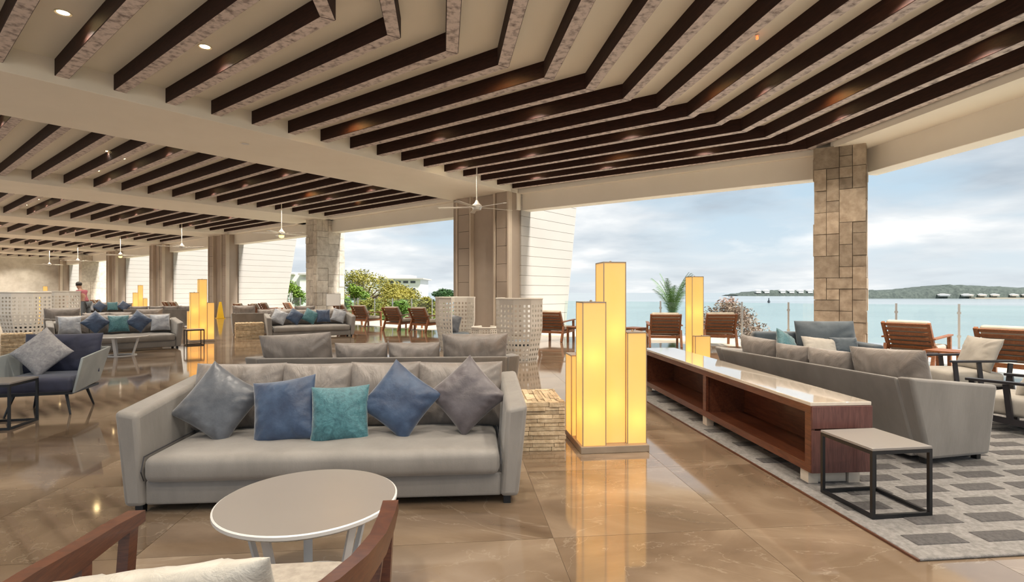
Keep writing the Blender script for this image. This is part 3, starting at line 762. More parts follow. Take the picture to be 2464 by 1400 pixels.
# foreground chair seen from behind
FC = thing('lounge_armchair', 'walnut armchair with cream seat cropped at the bottom edge', 'chair', (-.96, 1.73, 0), 6)
for sx in (-1, 1):
    pts = [(.50, .46), (.505, .30), (.50, .10), (.475, -.12), (.43, -.32), (.37, -.46)]
    mb = MB(); prev = None
    for k, (x, y) in enumerate(pts):                      # curved arm, tall blade section, rising to the back
        z = .625 + .012 * k + (.02 * max(0, k - 2)); hh = .045 + .016 * k; ww = .065 - .004 * k
        # sheared quad ring
        ring = [mb.p((sx * (x - ww / 2), y, z - hh)), mb.p((sx * (x + ww / 2), y, z - hh)), mb.p((sx * (x + ww / 2), y, z)), mb.p((sx * (x - ww / 2), y, z))]
        if prev:
            for e in range(4): mb.face((prev[e], prev[(e + 1) % 4], ring[(e + 1) % 4], ring[e]) if sx < 0 else (ring[e], ring[(e + 1) % 4], prev[(e + 1) % 4], prev[e]))
        else: mb.face(ring if sx > 0 else ring[::-1])
        prev = ring
    mb.face(prev[::-1] if sx > 0 else prev); mb.build('arm', 'walnut', FC, smooth=35)
    MB().bar((sx * .48, .30, .0), (sx * .50, .41, .60), .04, .055, (0, 1, 0)).build('leg', 'walnut', FC)
    MB().bar((sx * .46, .07, .28), (sx * .50, .14, .60), .04, .05, (0, 1, 0)).build('upright', 'walnut', FC)
    MB().bar((sx * .38, -.50, .0), (sx * .38, -.42, .56), .04, .055, (0, 1, 0)).build('leg', 'walnut', FC)
    MB().bar((sx * .47, .36, .29), (sx * .39, -.44, .26), .035, .07).build('side_rail', 'walnut', FC)
MB().bar((-.38, -.46, .70), (.38, -.46, .70), .03, .09).build('top_rail', 'walnut', FC)
MB().rbox(-.37, .37, -.40, .34, .30, .455, .05, (6, 6, 1), puffed(.015)).build('seat_cushion', 'seat_weave', FC, smooth=60)
for k in range(4): MB().bar((-.27 + .18 * k, -.40, .28), (-.27 + .18 * k, -.46, .68), .03, .03).build('back_stick', 'walnut', FC)
throw('white_satin', .74, (-.06, -.20, .555), 'cream satin pillow propped in the walnut armchair at the bottom edge', lean=24, roll=-8, rz=-3, base=FC, hg=.40, th=.16, seed=8)

# ================================================================== CONSOLE, RUG AND RIGHT SEATING
RZ = 5.0
RUG = thing('rug', 'grey rug with dark carved blocks under the right seating', 'rug', (2.27, 2.96, 0), 5.6)
MB().rbox(0, 6.2, 0, 6.0, 0.001, .018, .008, (2, 2, 1)).build('pile', 'rug_pile', RUG)
MB().box(-.012, .0, 0, 6.0, .001, .013).build('edge_binding', 'walnut', RUG)
blk = MB().hexa([(0, 0, .016), (.34, 0, .016), (.34, .135, .016), (0, .135, .016), (.008, .006, .0225), (.332, .006, .0225), (.332, .129, .0225), (.008, .129, .0225)]).mesh('carved_block', 'rug_dark')
for r_ in range(23):
    for c_ in range(13):
        x = .12 + c_ * .455 + (.225 if r_ % 2 else 0) - .05 * ((r_ // 2) % 2); y = .14 + r_ * .252
        if x + .34 < 6.15 and y + .14 < 5.95: q = link('carved_block', blk, RUG); q.location = (x, y, 0)

CON = thing('console', 'long low walnut console with a pale marble top behind the right sofa', 'console', (2.28, 4.06, 0.018), 4.3)
CL, CW, CH = 4.0, .49, .64
MB().box(0, CW, 0, CL, CH - .028, CH).build('marble_top', 'marble_top', CON, bevel=.004)
MB().box(.03, CW - .012, .012, CL - .012, .585, CH - .028).build('top_panel', 'console_wood', CON)
MB().box(.03, CW - .012, .02, CL - .02, .11, .15).build('bottom_panel', 'console_wood', CON)
MB().box(CW - .035, CW - .012, .02, CL - .02, .15, .585).build('back_panel', 'console_wood', CON)
MB().box(.0, .032, 0, CL, .555, CH - .028).build('face_rail', 'console_wood', CON, bevel=.003)
MB().box(.0, .032, 0, CL, .10, .165).build('face_rail', 'console_wood', CON, bevel=.003)
for y in (0, 1.83, CL - .075): MB().box(.001, .034, y, y + .075, .165, .555).build('face_stile', 'console_wood', CON, bevel=.003)
for y in (.03, 1.85, CL - .06): MB().box(.034, CW - .036, y, y + .03, .15, .585).build('divider', 'console_wood', CON)
MB().box(.005, CW, -.012, .02, .44, CH - .03).build('end_panel', 'console_end', CON, bevel=.003)
MB().box(.005, CW - .012, -.006, .02, .10, .425).build('end_panel', 'console_end', CON, bevel=.003)
MB().box(.005, CW - .012, CL - .02, CL + .008, .10, CH - .03).build('end_panel', 'console_end', CON, bevel=.003)
for y in (.06, 1.85, CL - .12): MB().box(.02, .10, y, y + .10, 0, .10).build('foot', 'marble_top', CON)
for y in (.06, CL - .12): MB().box(CW - .14, CW - .05, y, y + .10, 0, .10).build('foot', 'marble_top', CON)
MB().box(.11, CW - .15, .08, .14, .0, .10).build('plinth', 'marble_top', CON)

side = Proto(make_side_table('black framed cube side table at the near end of the console'))
q0 = Vector((2.354, 3.46)); side((q0.x + .21 - .03, q0.y + .24 + .03, .022), 7.5, 'black framed cube side table at the near end of the console')

S2r = place(make_sofa('grey sofa seen from behind along the marble console', L=2.62, cushions=[(-.93, .76, .54, -14, .74, 3), (-.28, .55, .46, -14, .70, 0), (.22, .50, .46, -14, .70, 0), (.78, .62, .50, -14, .72, -2)], seed=21), (3.46, 5.82, .018), 104)
S2r.scale = (1, .92, .97)
throw('velvet_slate', .44, (-.62, -.10, .60), 'charcoal pillow lying beyond the large cushion of the console sofa', lean=-35, roll=30, base=S2r, seed=6)

DA = thing('loveseat', 'dark blue-grey loveseat facing the camera below the corner pillar', 'loveseat', (4.72, 8.35, .0185), -4)
MB().rbox(-.80, .80, -.42, .40, .10, .28, .03, (4, 4, 1)).build('base', 'blue_grey_fabric', DA, smooth=50)
MB().rbox(-.66, .66, -.46, .22, .28, .46, .06, (6, 5, 1), puffed(.02)).build('seat_cushion', 'blue_grey_fabric', DA, smooth=60)
MB().rbox(-.80, .80, .24, .42, .10, .84, .05, (5, 2, 4)).build('backrest', 'blue_grey_fabric', DA, smooth=60)
c = link('back_cushion', pmesh('blue_grey_fabric', .92, .62, .26, 4, pinch=.02), DA); c.matrix_basis = Matrix.Translation((.27, .14, .72)) @ Matrix.Rotation(R(-14), 4, 'X')
for sx in (-1, 1): MB().rbox(sx * .74 - .08, sx * .74 + .08, -.44, .42, .10, .70, .04, (2, 4, 4)).build('arm', 'blue_grey_fabric', DA, smooth=60)
for sx in (-1, 1):
    for y in (-.36, .34): MB().box(sx * .72 - .025, sx * .72 + .025, y - .025, y + .025, 0, .1).build('leg', 'black_metal', DA)
throw('cream_fabric', .50, (.05, -.12, .62), 'cream pillow lying in the blue-grey loveseat', lean=-40, roll=8, base=DA, hg=.38, seed=3)
throw('velvet_teal', .42, (-.42, -.05, .66), 'slim teal pillow at the left end of the blue-grey loveseat', lean=-24, roll=30, rz=40, base=DA, seed=4)
throw('blue_grey_fabric', .42, (.45, -.06, .64), 'small dark pillow at the right end of the blue-grey loveseat', lean=-25, roll=0, base=DA, hg=.30, seed=5)

CHA = place(make_frame_chair('black framed armchair with cream cushions cropped by the right edge', 'black_wood'), (5.60, 5.72, .018), 204)
throw('cream_fabric', .50, (-.08, .02, .53), 'cream pillow in the black armchair cropped by the right edge', lean=-30, base=CHA, hg=.40, seed=11)
CHB = place(make_frame_chair('black framed armchair with a cream pillow facing the console sofa', 'black_wood', back=False), (6.55, 7.72, .018), 262)
throw('cream_fabric', .72, (.0, .20, .60), 'wide cream pillow in the black armchair facing the console sofa', lean=-20, base=CHB, hg=.50, seed=12)

teak = Proto(make_teak_chair('teak'))
teak((8.18, 10.75, 0), 124, 'slatted teak armchair with beige cushion right of the corner pillar', scale=(1.15, 1.15, 1.05))
teak((8.55, 8.95, 0), 122, 'slatted teak armchair cropped by the right edge', scale=(1.25, 1.15, 1.05))
SMALL = Proto(make_small_table('teak'))
SMALL((7.75, 9.45, 0), 30, 'low teak table between the two right teak armchairs', scale=(1.1, 1.1, 1))
place(make_totem('slim totem lamp with one tall tower behind the console', only=('tall', 'small')), at(1662, 10.0), 7)

# terrace armchairs looking out to sea
for u, d, rz, lb in ((884, 23.4, 146, 'teak terrace armchair just right of the pale stone pillar'), (962, 21.1, 146, 'teak terrace armchair in the middle of the three before the yellow tree'),
                     (1026, 20.4, 146, 'teak terrace armchair against the left perforated chair'), (1338, 16.6, 150, 'teak terrace armchair between perforated chair and large totem lamp'),
                     (1597, 14.9, 170, 'teak terrace armchair below the palm'), (1725, 15.1, 172, 'teak terrace armchair in front of the dry shrub')):
    teak(at(u, d), rz, lb)
for u, d, lb in ((996, 22.3, 'small teak table between terrace armchairs before the yellow tree'), (1394, 16.0, 'small teak table left of the large totem lamp'), (1528, 15.6, 'small teak table right of the large totem lamp')):
    SMALL(at(u, d), 40, lb)

# perforated high-back chairs
pch = Proto(make_perforated_chair('perforated'))
pch((.17, 11.75, 0), 165, 'tall white perforated chair seen from behind, nearest of its kind')
p2 = pch((-1.50, 14.1, 0), 50, 'tall white perforated chair with a blue pillow before the broad column')
throw('velvet_slate', .52, (-.05, .10, .68), 'blue-grey pillow inside the left perforated chair', lean=-15, roll=20, rz=-20, base=p2, seed=7)
MBo = make_perforated_chair('low perforated stool between the two central perforated chairs', .62, .36, 40, 'perforated_stool', False, 'stool'); MBo.location = at(1168, 13.4); MBo.rotation_euler = (0, 0, R(180))
pch(at(66, 17.0), 150, 'tall perforated chair at the left edge of the photo', scale=(1.35, 1.35, 1.10))
pch(at(148, 19.0), 200, 'smaller looking perforated chair right of the one at the left edge', scale=(1.05, 1.05, 1.12))

# ================================================================== LEFT GROUP
S4 = place(make_sofa('grey sofa behind the blue armchair in the left group', seed=31), (-10.2, 13.75, 0), 42)
for k, (mt, x, ro, w_, lb) in enumerate((('velvet_silver', -.95, 0, 'left end', 'silver pillow at the left end of the left group sofa'), ('velvet_navy', -.45, 45, '', 'navy pillow on its corner left of the teal one on the left group sofa'), ('velvet_teal', .02, 0, '', 'teal pillow in the middle of the left group sofa'), ('velvet_navy', .45, 40, '', 'navy pillow on its corner right of the teal one on the left group sofa'), ('velvet_silver', .92, 0, '', 'silver pillow at the right end of the left group sofa'))):
    throw(mt, .45, (x, -.08, .69 if not ro else .74), lb, lean=-20, roll=ro, base=S4, seed=k)
S4b = place(make_sofa('grey sofa turned away behind the left group sofa', seed=35, cushions=[(-1.0, .70, .54, -14, .74, 0), (-.30, .55, .46, -14, .69, 0), (.30, .55, .46, -14, .69, 0), (1.0, .78, .60, -14, .77, 0)]), (-11.85, 15.55, 0), 222)
table((-9.30, 12.65, 0), 50, 'round white coffee table in front of the left group sofa', scale=(1.3, 1.3, 1.02))
totem(at(483, 16.3), 38, 'glowing totem lamp beside the left group sofa', scale=(1, 1, 1.06))
side(at(467, 15.1), 40, 'black framed side table in front of the left totem lamp')
cube(at(42, 13.2), 42, 'stacked stone cube table at the left edge', scale=(.8, .8, 1.05))
# blue armchair
BA = thing('shell_armchair', 'pale shell armchair with navy cushions on thin black legs', 'armchair', (-5.84, 6.76, 0), 17)
for sx in (-1, 1):
    o = [(.37, -.40, .27), (.40, -.40, .27), (.38, .34, .31), (.35, .34, .31), (.47, -.42, .70), (.50, -.42, .70), (.47, .46, .76), (.44, .46, .76)]
    pts = [(sx * x, y, z) for x, y, z in o]
    if sx < 0: pts = [pts[k] for k in (1, 0, 3, 2, 5, 4, 7, 6)]
    MB().hexa(pts).build('side_shell', 'shell_fabric', BA, bevel=.012)
    for y in (-.32, .28): MB().tube([(sx * .26, y * .85, .27), (sx * .33, y * 1.05, 0)], [.02, .011], 8).build('leg', 'black_metal', BA)
MB().hexa([(-.36, .32, .30), (.36, .32, .30), (.36, .35, .30), (-.36, .35, .30), (-.45, .43, .76), (.45, .43, .76), (.45, .46, .76), (-.45, .46, .76)]).build('back_shell', 'shell_fabric', BA, bevel=.01)
MB().box(-.37, .37, -.39, .34, .255, .285).build('seat_frame', 'black_metal', BA)
MB().rbox(-.375, .375, -.42, .30, .285, .46, .05, (6, 6, 1), puffed(.02)).build('seat_cushion', 'navy_fabric', BA, smooth=60)
c = link('back_cushion', pmesh('navy_fabric', .86, .52, .18, 2, pinch=.03), BA); c.matrix_basis = Matrix.Translation((.0, .26, .70)) @ Matrix.Rotation(R(-14), 4, 'X')
throw('pillow_grey', .48, (-.10, -.02, .74), 'grey textured pillow standing on its corner in the pale shell armchair', lean=-22, roll=44, base=BA, seed=6)
side((-5.725, 5.97, 0), 12, 'black framed side table cropped by the left edge', scale=(1, 1, 1.12))

# ================================================================== MIDDLE GROUP
S3 = place(make_sofa('grey sofa facing right in the middle distance before the stone pillar', seed=41), (-6.78, 17.9, 0), 29.5)
for k, (mt, x, ro, lb) in enumerate((('velvet_silver', -.98, 25, 'silver pillow at the left end of the middle sofa'), ('velvet_navy', -.50, 35, 'navy pillow second from the left on the middle sofa'), ('velvet_teal', -.02, 30, 'teal pillow in the middle of the middle sofa'), ('velvet_navy', .40, 0, 'navy pillow right of the teal one on the middle sofa'), ('velvet_silver', .90, 20, 'silver-grey pillow at the right end of the middle sofa'))):
    throw(mt, .45, (x, -.08, .70), lb, lean=-20, roll=ro, base=S3, seed=k + 2)
place(make_sofa('grey sofa turned away behind the middle sofa', seed=44, cushions=[(-1.0, .70, .52, -14, .75, 0), (-.30, .55, .44, -14, .68, 0), (.30, .55, .44, -14, .68, 0), (1.0, .72, .56, -14, .77, 0)]), (-8.6, 19.25, 0), 209.5)
cube(at(600, 17.4), 29.5, 'stacked stone cube table left of the middle sofa', scale=(1.15, 1, 1.1))

# ================================================================== DISTANT SEATING
S5 = place(make_sofa('distant grey sofa in front of the bending person', seed=51), at(262, 29.0), 42)
for k, (mt, x, lb) in enumerate((('velvet_silver', -.9, 'silver pillow at the left end of the distant sofa'), ('velvet_navy', -.4, 'navy pillow left of the teal one on the distant sofa'), ('velvet_teal', .15, 'teal pillow on the distant sofa'), ('velvet_navy', .65, 'navy pillow at the right end of the distant sofa'))):
    throw(mt, .48, (x, -.08, .74), lb, lean=-20, roll=40 if 'navy' in mt else 0, base=S5, seed=k)
place(make_sofa('pale grey sofa left of the left totem lamp, seen from behind', seed=53), at(398, 23.0), 200)
cube(at(190, 26.5), 42, 'small distant stone cube table by the bending person', scale=(1.2, 1, 1.05))
totem(at(336, 28.5), 38, 'distant totem lamp in front of the fin wall', scale=(1, 1, 1.05)); totem(at(108, 42.0), 38, 'most distant totem lamp before the stone end wall', scale=(1.2, 1.2, 1.1))
def fac_at(u, c):
    # point on the line c metres seaward of the left facade seen at column u
    k = (u - 1232) / F; o = OO + CV * c; s_ = (k * o.y - o.x) / (WV.x - k * WV.y); p = o + WV * s_; return Vector((p.x, p.y, 0))
for u, c, lb in ((596, -1.2, 'distant teak armchair, leftmost of four before the fin wall'), (633, -1.2, 'distant teak armchair, second of four before the fin wall'), (654, .3, 'distant teak armchair, third of four before the fin wall'), (712, 1.8, 'distant teak armchair at the slanted end of the fin wall'), (840, .2, 'teak armchair at the foot of the pale stone pillar'),
                (420, -1.6, 'distant teak armchair left of the left totem lamp'), (439, -1.6, 'distant teak armchair hidden partly by the left totem lamp'), (228, -1.5, 'far teak armchair left of three under the far stone pillar'), (241, -1.5, 'far teak armchair middle of three under the far stone pillar'), (254, -1.5, 'far teak armchair right of three under the far stone pillar')):
    teak(fac_at(u, c), 135, lb)

# yellow caution cone
CO = thing('caution_cone', 'yellow caution cone standing by the brown column', 'cone', at(530, 30.5), 40)
MB().hexa([(-.17, -.17, .03), (.17, -.17, .03), (.17, .17, .03), (-.17, .17, .03), (-.055, -.055, .95), (.055, -.055, .95), (.055, .055, .95), (-.055, .055, .95)]).build('body', 'caution_yellow', CO, bevel=.01)
MB().box(-.22, .22, -.22, .22, 0, .03).build('base', 'caution_yellow', CO)
# white notice panel at the stone pillar
NB = thing('notice_board', 'white notice board on a stand at the foot of the pale stone pillar', 'sign', at(802, 23.3), 38)
MB().box(-.30, .30, -.012, .012, .92, 1.42).build('panel', 'white_render', NB); MB().box(-.32, .32, -.008, .016, .90, 1.44).build('frame', 'steel', NB)
for sx in (-1, 1): MB().box(sx * .28 - .012, sx * .28 + .012, .0, .024, 0, .92).build('leg', 'steel', NB)
for sx in (-1, 1): MB().box(sx * .28 - .015, sx * .28 + .015, -.16, .18, 0, .02).build('foot', 'steel', NB)

# ================================================================== CEILING FITTINGS
for k, t0 in enumerate(T_BEAM[:6]):
    p = bw(-2.75, t0 - 1.0, 3.98); f = make_fan(['ceiling fan nearest to the camera, in front of the broad column', 'second ceiling fan with a yellow light left of the stone pillar', 'third ceiling fan from the camera', 'fourth ceiling fan, with a small yellow light', 'fifth ceiling fan from the camera', 'sixth and farthest ceiling fan'][k], Z_CEIL - 3.98, k in (1, 3), 5, 1.15, .5 + k * .4); f.location = p; f['group'] = 'ceiling fans along the facade'
ring_me = MB().lathe([(.075, -.006), (.10, -.012), (.10, 0), (.075, 0)], 20, cap=False).mesh('ring', 'lamp_ring', smooth=30); lens_me = MB().lathe([(.072, -.004), (.072, -.001)], 20).mesh('lens', 'lamp_bulb')
def downlight(loc, label, power=60, cone=125, tint=(1, .90, .76)):
    d = thing('downlight', label, 'light', loc, 0, 'recessed ceiling downlights')
    link('ring', ring_me, d); link('lens', lens_me, d)
    l = bpy.data.lights.new('downlight_lamp', 'SPOT'); l.energy = power; l.spot_size = R(cone); l.spot_blend = .5; l.color = tint; l.shadow_soft_size = .06
    lo = bpy.data.objects.new('downlight_lamp', l); COL.objects.link(lo); lo.parent = d; lo.location = (0, 0, -.03)
def ceil_at(u, v): 
    d = F * (Z_CEIL - EYE) / (HZ - v); return Vector(((u - 1232) / F * d, d, Z_CEIL))
for u, v, lb in ((152, 30, 'downlight at the top left corner'), (493, 112, 'downlight between the third and fourth timber beams of the near bay'), (262, 364, 'right one of two bright downlights in the second bay'), (180, 411, 'left one of two bright downlights in the second bay'),
                 (67, 478, 'right downlight of the third bay'), (42, 489, 'left downlight of the third bay')):
    downlight(ceil_at(u, v), lb, 60 if v < 200 else 14)
# downlights hidden between beams, showing only as warm glow on the timber
for n_, (u, v) in enumerate(((845, 300), (1200, 185), (1480, 368), (1690, 215), (2000, 232), (290, 382), (215, 425), (740, 465), (870, 490))):
    g = F * (Z_BEAM + .12 - EYE) / (HZ - v); pt = Vector(((u - 1232) / F * g, g, 0)); n_in = (-CV if u < 1500 else -N2); pt = pt + Vector((n_in.x, n_in.y, 0)) * .20
    downlight(Vector((pt.x, pt.y, Z_CEIL - .001)), 'downlight hidden between timber beams, glow number %d from the left' % (n_ + 1) if False else ['downlight lighting the beam above the nearest fan', 'downlight lighting the beam left of the hip line', 'downlight lighting the lowest beams over the sea opening', 'downlight lighting the bent beam right of the hip line', 'downlight lighting the right beam above the corner pillar', 'downlight lighting the fourth beam of the second bay near its right end', 'downlight lighting the fourth beam of the second bay near its left end', 'downlight glowing at the upper right of the second bay', 'downlight glowing at the right end of the second bay'][n_], 14, 165, (1, .52, .16))
# grid of extra downlights added to brighten the lobby, tucked between the timbers
ORD = ('first', 'second', 'third', 'fourth', 'fifth', 'sixth')
for k in range(6):
    for a in range(4):
        for n_t, fr_ in enumerate((.18, .5, .80)):
            t_ = BW + (T_BEAM[k + 1] - T_BEAM[k] - BW) * fr_
            downlight(bw(-.42 - .8 * (3 + 4 * a), T_BEAM[k] + t_, Z_CEIL), 'added downlight in the %s left bay, %s row from the sea, %s one' % (ORD[k], ORD[a], ('right', 'middle', 'left')[n_t]), 95 if k < 2 else 130)
for i in (1.5, 4.5, 7.5, 10.5, 13.5):  # same added lamps over the corner bay
    Ki = Vector((7.48 - i * .762, 13.4 - i * .492))
    for s_ in (1.6, 4.6, 7.6, 10.6):
        p = Ki + D2 * s_
        if p.y > -1.5 and not (p.y > 6 and abs(p.x) < p.y and i > 5): downlight(Vector((p.x, p.y, Z_CEIL)), 'added downlight right of the hip line, %s row from the sea, %s from the hip' % (ORD[int(i / 3)], ORD[int(s_ / 3)]), 95)
    for s_ in (1.8, 4.6, 7.0):
        Li = Vector((-.25 - i * .489, 18.73 - i * .652)); 
        if s_ < (Li - Ki).length - .6 and i < 9: p = Ki + (Li - Ki).normalized() * s_; downlight(Vector((p.x, p.y, Z_CEIL)), 'added downlight left of the hip line, %s row from the sea, %s from the hip' % (ORD[int(i / 3)], ORD[int(s_ / 2.5)]), 95)
sm = thing('sprinkler', 'tiny red sprinkler between the timber beams at the upper right', 'sprinkler', ceil_at(1822, 83) + Vector((0, 0, 0)))
MB().lathe([(.03, -.02), (.03, 0)], 16).build('plate', 'lamp_ring', sm); MB().lathe([(.014, -.075), (.02, -.06), (.012, -.02)], 12).build('bulb', 'smoke_red', sm)
for u, v, lb in ((590, 345, 'round speaker grille on the nearest cross beam'), (233, 484, 'small round grille on the second cross beam')):
    d = F * (Z_SOFF - EYE) / (HZ - v); g = thing('ceiling_grille', lb, 'grille', ((u - 1232) / F * d, d, Z_SOFF))
    MB().lathe([(.10, -.008), (.12, -.004), (.12, 0)], 24).build('plate', 'lamp_ring', g); MB().lathe([(.085, -.012), (.085, -.008)], 24).build('mesh_cover', 'steel', g)

# ================================================================== PERSON
def skin_body(name, joints, edges, radii, mt, parent=None):
    me = bpy.data.meshes.new(name); me.from_pydata(joints, edges, []); me.materials.append(M[mt]); o = link(name, me, parent)
    o.modifiers.new('skin', 'SKIN'); 
    for v, r in zip(me.skin_vertices[0].data, radii): v.radius = (r, r)
    me.skin_vertices[0].data[0].use_root = True
    o.modifiers.new('sub', 'SUBSURF').levels = 2; o.modifiers['sub'].render_levels = 2
    for p in me.polygons: p.use_smooth = True
    return o
PE = thing('person', 'person in a red top bending forward beyond the distant sofas', 'person', at(206, 24.2), 0); PE.scale = (1.08,) * 3
J = [(0, 0, .95), (-.06, 0, 1.15), (-.17, 0, 1.38), (-.22, 0, 1.50), (-.27, 0, 1.60), (-.30, 0, 1.70),   # 0 pelvis..5 head
     (-.17, -.19, 1.42), (-.24, -.24, 1.18), (-.42, -.18, 1.02), (-.50, -.16, .98),                          # 6-9 arm
     (-.17, .19, 1.42), (-.24, .24, 1.18), (-.42, .16, 1.02), (-.50, .14, .98),                              # 10-13 arm
     (.0, -.10, .90), (-.03, -.11, .50), (.03, -.11, .09), (-.10, -.11, .04), (0, .10, .90), (.04, .11, .50), (.06, .11, .09), (-.07, .11, .04)]
E_ = [(0, 1), (1, 2), (2, 3), (3, 4), (4, 5), (2, 6), (6, 7), (7, 8), (8, 9), (2, 10), (10, 11), (11, 12), (12, 13), (0, 14), (14, 15), (15, 16), (16, 17), (0, 18), (18, 19), (19, 20), (20, 21)]
RD = [.13, .12, .14, .06, .085, .10, .07, .05, .04, .035, .07, .05, .04, .035, .09, .065, .045, .04, .09, .065, .045, .04]
skin_body('body', J, E_, RD, 'skin', PE)
def finger(y0, k): 
    return [(-.53, y0, .975 - .005 * k), (-.575, y0, .955), (-.60, y0, .925)]
for sg, yc in ((-1, -.155), (1, .135)):
    for k in range(4): MB().tube(finger(yc + (k - 1.5) * .021, k), [.010, .009, .007], 6).build('finger', 'skin', PE)
    MB().tube([(-.51, yc - sg * .03, .97), (-.54, yc - sg * .05, .945)], [.011, .008], 6).build('thumb', 'skin', PE)
skin_body('shirt', [J[1], J[2], J[6], J[7], J[10], J[11], (-.01, 0, .98)], [(0, 1), (1, 2), (2, 3), (1, 4), (4, 5), (0, 6)], [.142, .162, .092, .066, .092, .066, .152], 'shirt_red', PE)
skin_body('trousers', [J[0], J[14], J[15], (.03, -.11, .14), J[18], J[19], (.06, .11, .14)], [(0, 1), (1, 2), (2, 3), (0, 4), (4, 5), (5, 6)], [.15, .108, .082, .068, .108, .082, .068], 'trouser_grey', PE)
MB().ellipsoid((-.285, 0, 1.735), (.115, .108, .105)).build('hair', 'hair', PE, smooth=60)
MB().ellipsoid((-.405, 0, 1.675), (.022, .016, .022), 8, 6).build('nose', 'skin', PE, smooth=60)

# ================================================================== OUTSIDE: trees, houses, far shore
def leaf_cloud(centres, n, size, seed, mt, aspect=.6):
    rr = random.Random(seed); mb = MB()
    for _ in range(n):
        c, r = rr.choice(centres); v = Vector((rr.gauss(0, 1), rr.gauss(0, 1), rr.gauss(0, 1))).normalized() * (rr.random() ** .45)
        p = Vector(c) + Vector((v.x * r[0], v.y * r[1], v.z * r[2])); a = Vector((rr.gauss(0, 1), rr.gauss(0, 1), rr.gauss(0, .5))).normalized(); b2 = a.cross(Vector((rr.gauss(0, 1), rr.gauss(0, 1), rr.gauss(0, 1)))).normalized()
        s_ = size * rr.uniform(.6, 1.3)
        i = [mb.p(p - a * s_), mb.p(p + b2 * s_ * aspect * .5), mb.p(p + a * s_), mb.p(p - b2 * s_ * aspect * .5)]; mb.face(i)
    return mb
def tree(name, label, loc, hgt, spread, mt, seed, n=5000, size=.16, clusters=16, trunk=.16, flat=.55, base=0):
    rr = random.Random(seed); t_ = thing(name, label, 'tree', loc, 0); cs = []
    for k in range(clusters):
        a = rr.uniform(0, 6.28); q = rr.random() ** .5; x, y = math.cos(a) * q * spread, math.sin(a) * q * spread
        z = hgt * (1 - .42 * q * q) - rr.uniform(0, .35) * hgt * .5; cs.append(((x, y, z), (spread * .38, spread * .38, spread * .38 * flat)))
    leaf_cloud(cs, n, size, seed, mt).build('crown', mt, t_)
    mb = MB(); mb.tube([(0, 0, base), (.05, .03, hgt * .3), (0, 0, hgt * .55)], [trunk, trunk * .8, trunk * .6], 8)
    for c, r in cs: mb.tube([(0, 0, hgt * .45), (c[0] * .5, c[1] * .5, hgt * .5 + (c[2] - hgt * .5) * .6), c], [trunk * .5, trunk * .3, trunk * .1], 5)
    mb.build('trunk', 'bark', t_, smooth=60); return t_
def z_at(v, d): return EYE - (v - HZ) * d / F
tree('flame_tree', 'yellow-green spreading tree right of the pale stone pillar', at(880, 46, -1.1), z_at(662, 46) + 1.1, 3.4, 'leaf_yellow', 5, 9000, .13, 20)
tree('flame_tree', 'golden bushy tree in front of the white hotel block', at(985, 40, -1.1), z_at(700, 40) + 1.1, 2.6, 'leaf_yellow', 6, 7000, .12, 18)
tree('shrub_tree', 'bright lime shrub beside the pale stone pillar', at(855, 36, -1.1), z_at(692, 36) + 1.1, .9, 'leaf_lime', 7, 2500, .12, 9, .08, 1.2)
tree('shrub_tree', 'lime shrub in the gap left of the pale stone pillar', at(700, 44, -1.1), z_at(684, 44) + 1.1, 1.1, 'leaf_lime', 8, 2500, .13, 9, .08, 1.3)
tree('green_tree', 'small dark green tree left of the broad column', at(1070, 60, -1.1), z_at(696, 60) + 1.1, 1.6, 'leaf_green', 9, 3000, .15, 10)
for k_, (u, d_, v, sp, mt_, lb) in enumerate(((886, 33, 722, 1.3, 'leaf_yellow', 'low yellow-green bush below the spreading tree'), (960, 31, 728, 1.2, 'leaf_lime', 'low lime bush behind the middle terrace armchair'), (1018, 32, 722, 1.2, 'leaf_yellow', 'low golden bush left of the left perforated chair'))):
    q_ = fac_at(u, 6.2 + (k_ % 2) * 1.5); d_ = q_.y; q_.z = -1.1; sp = .85
    tree('low_bush', lb, q_, z_at(v, d_) + 1.1, sp, mt_, 30 + k_, 2600, .11, 10, .05, .9)
tree('dry_shrub', 'dry pinkish shrub beyond the terrace railing', at(1752, 20.6, -2.2), z_at(726, 20.6) + 2.2, 1.3, 'leaf_dry', 12, 7500, .07, 26, .05, .9)
# palm
PT = thing('palm_tree', 'green palm beyond the railing left of the slim totem lamp', 'palm', at(1618, 21.6, -2.2), 0); hz = z_at(772, 21.6) + 2.2
MB().tube([(0, 0, -1), (.05, 0, hz * .6), (0, 0, hz)], [.12, .1, .06], 8).build('trunk', 'bark', PT, smooth=60)
rr = random.Random(3)
for k in range(17):
    a = 2 * math.pi * k / 17 * 2.0 + rr.uniform(-.2, .2); L = rr.uniform(1.9, 2.8); out = rr.uniform(.10, .50); mb = MB(); pts = []
    for j in range(14):
        f = j / 13; r_ = L * out * (f * .45 + .75 * f * f); pts.append(Vector((math.cos(a) * r_, math.sin(a) * r_, hz + L * (1.12 - out * .35) * (f - (.18 + .42 * out) * f * f))))
    mb.tube(pts, [.016 * (1 - j / 15) for j in range(14)], 4)
    for j in range(2, 14):
        tg = (pts[j] - pts[j - 1]).normalized(); sd = tg.cross(Vector((0, 0, 1))); sd = sd.normalized() if sd.length > .05 else Vector((-math.sin(a), math.cos(a), 0))
        for sub in (0, .25, .5, .75):
            q = pts[j - 1].lerp(pts[j], sub); ln = .34 * math.sin(math.pi * (.12 + .82 * (j + sub) / 14.5))
            for sg in (-1, 1):
                tip = q + sd * sg * ln * .75 + tg * ln * .75 - Vector((0, 0, ln * rr.uniform(.2, .55))); t2 = tg * .011
                mb.face([mb.p(q - t2), mb.p(q + t2), mb.p(tip)])
    mb.build('frond', 'palm_leaf', PT)

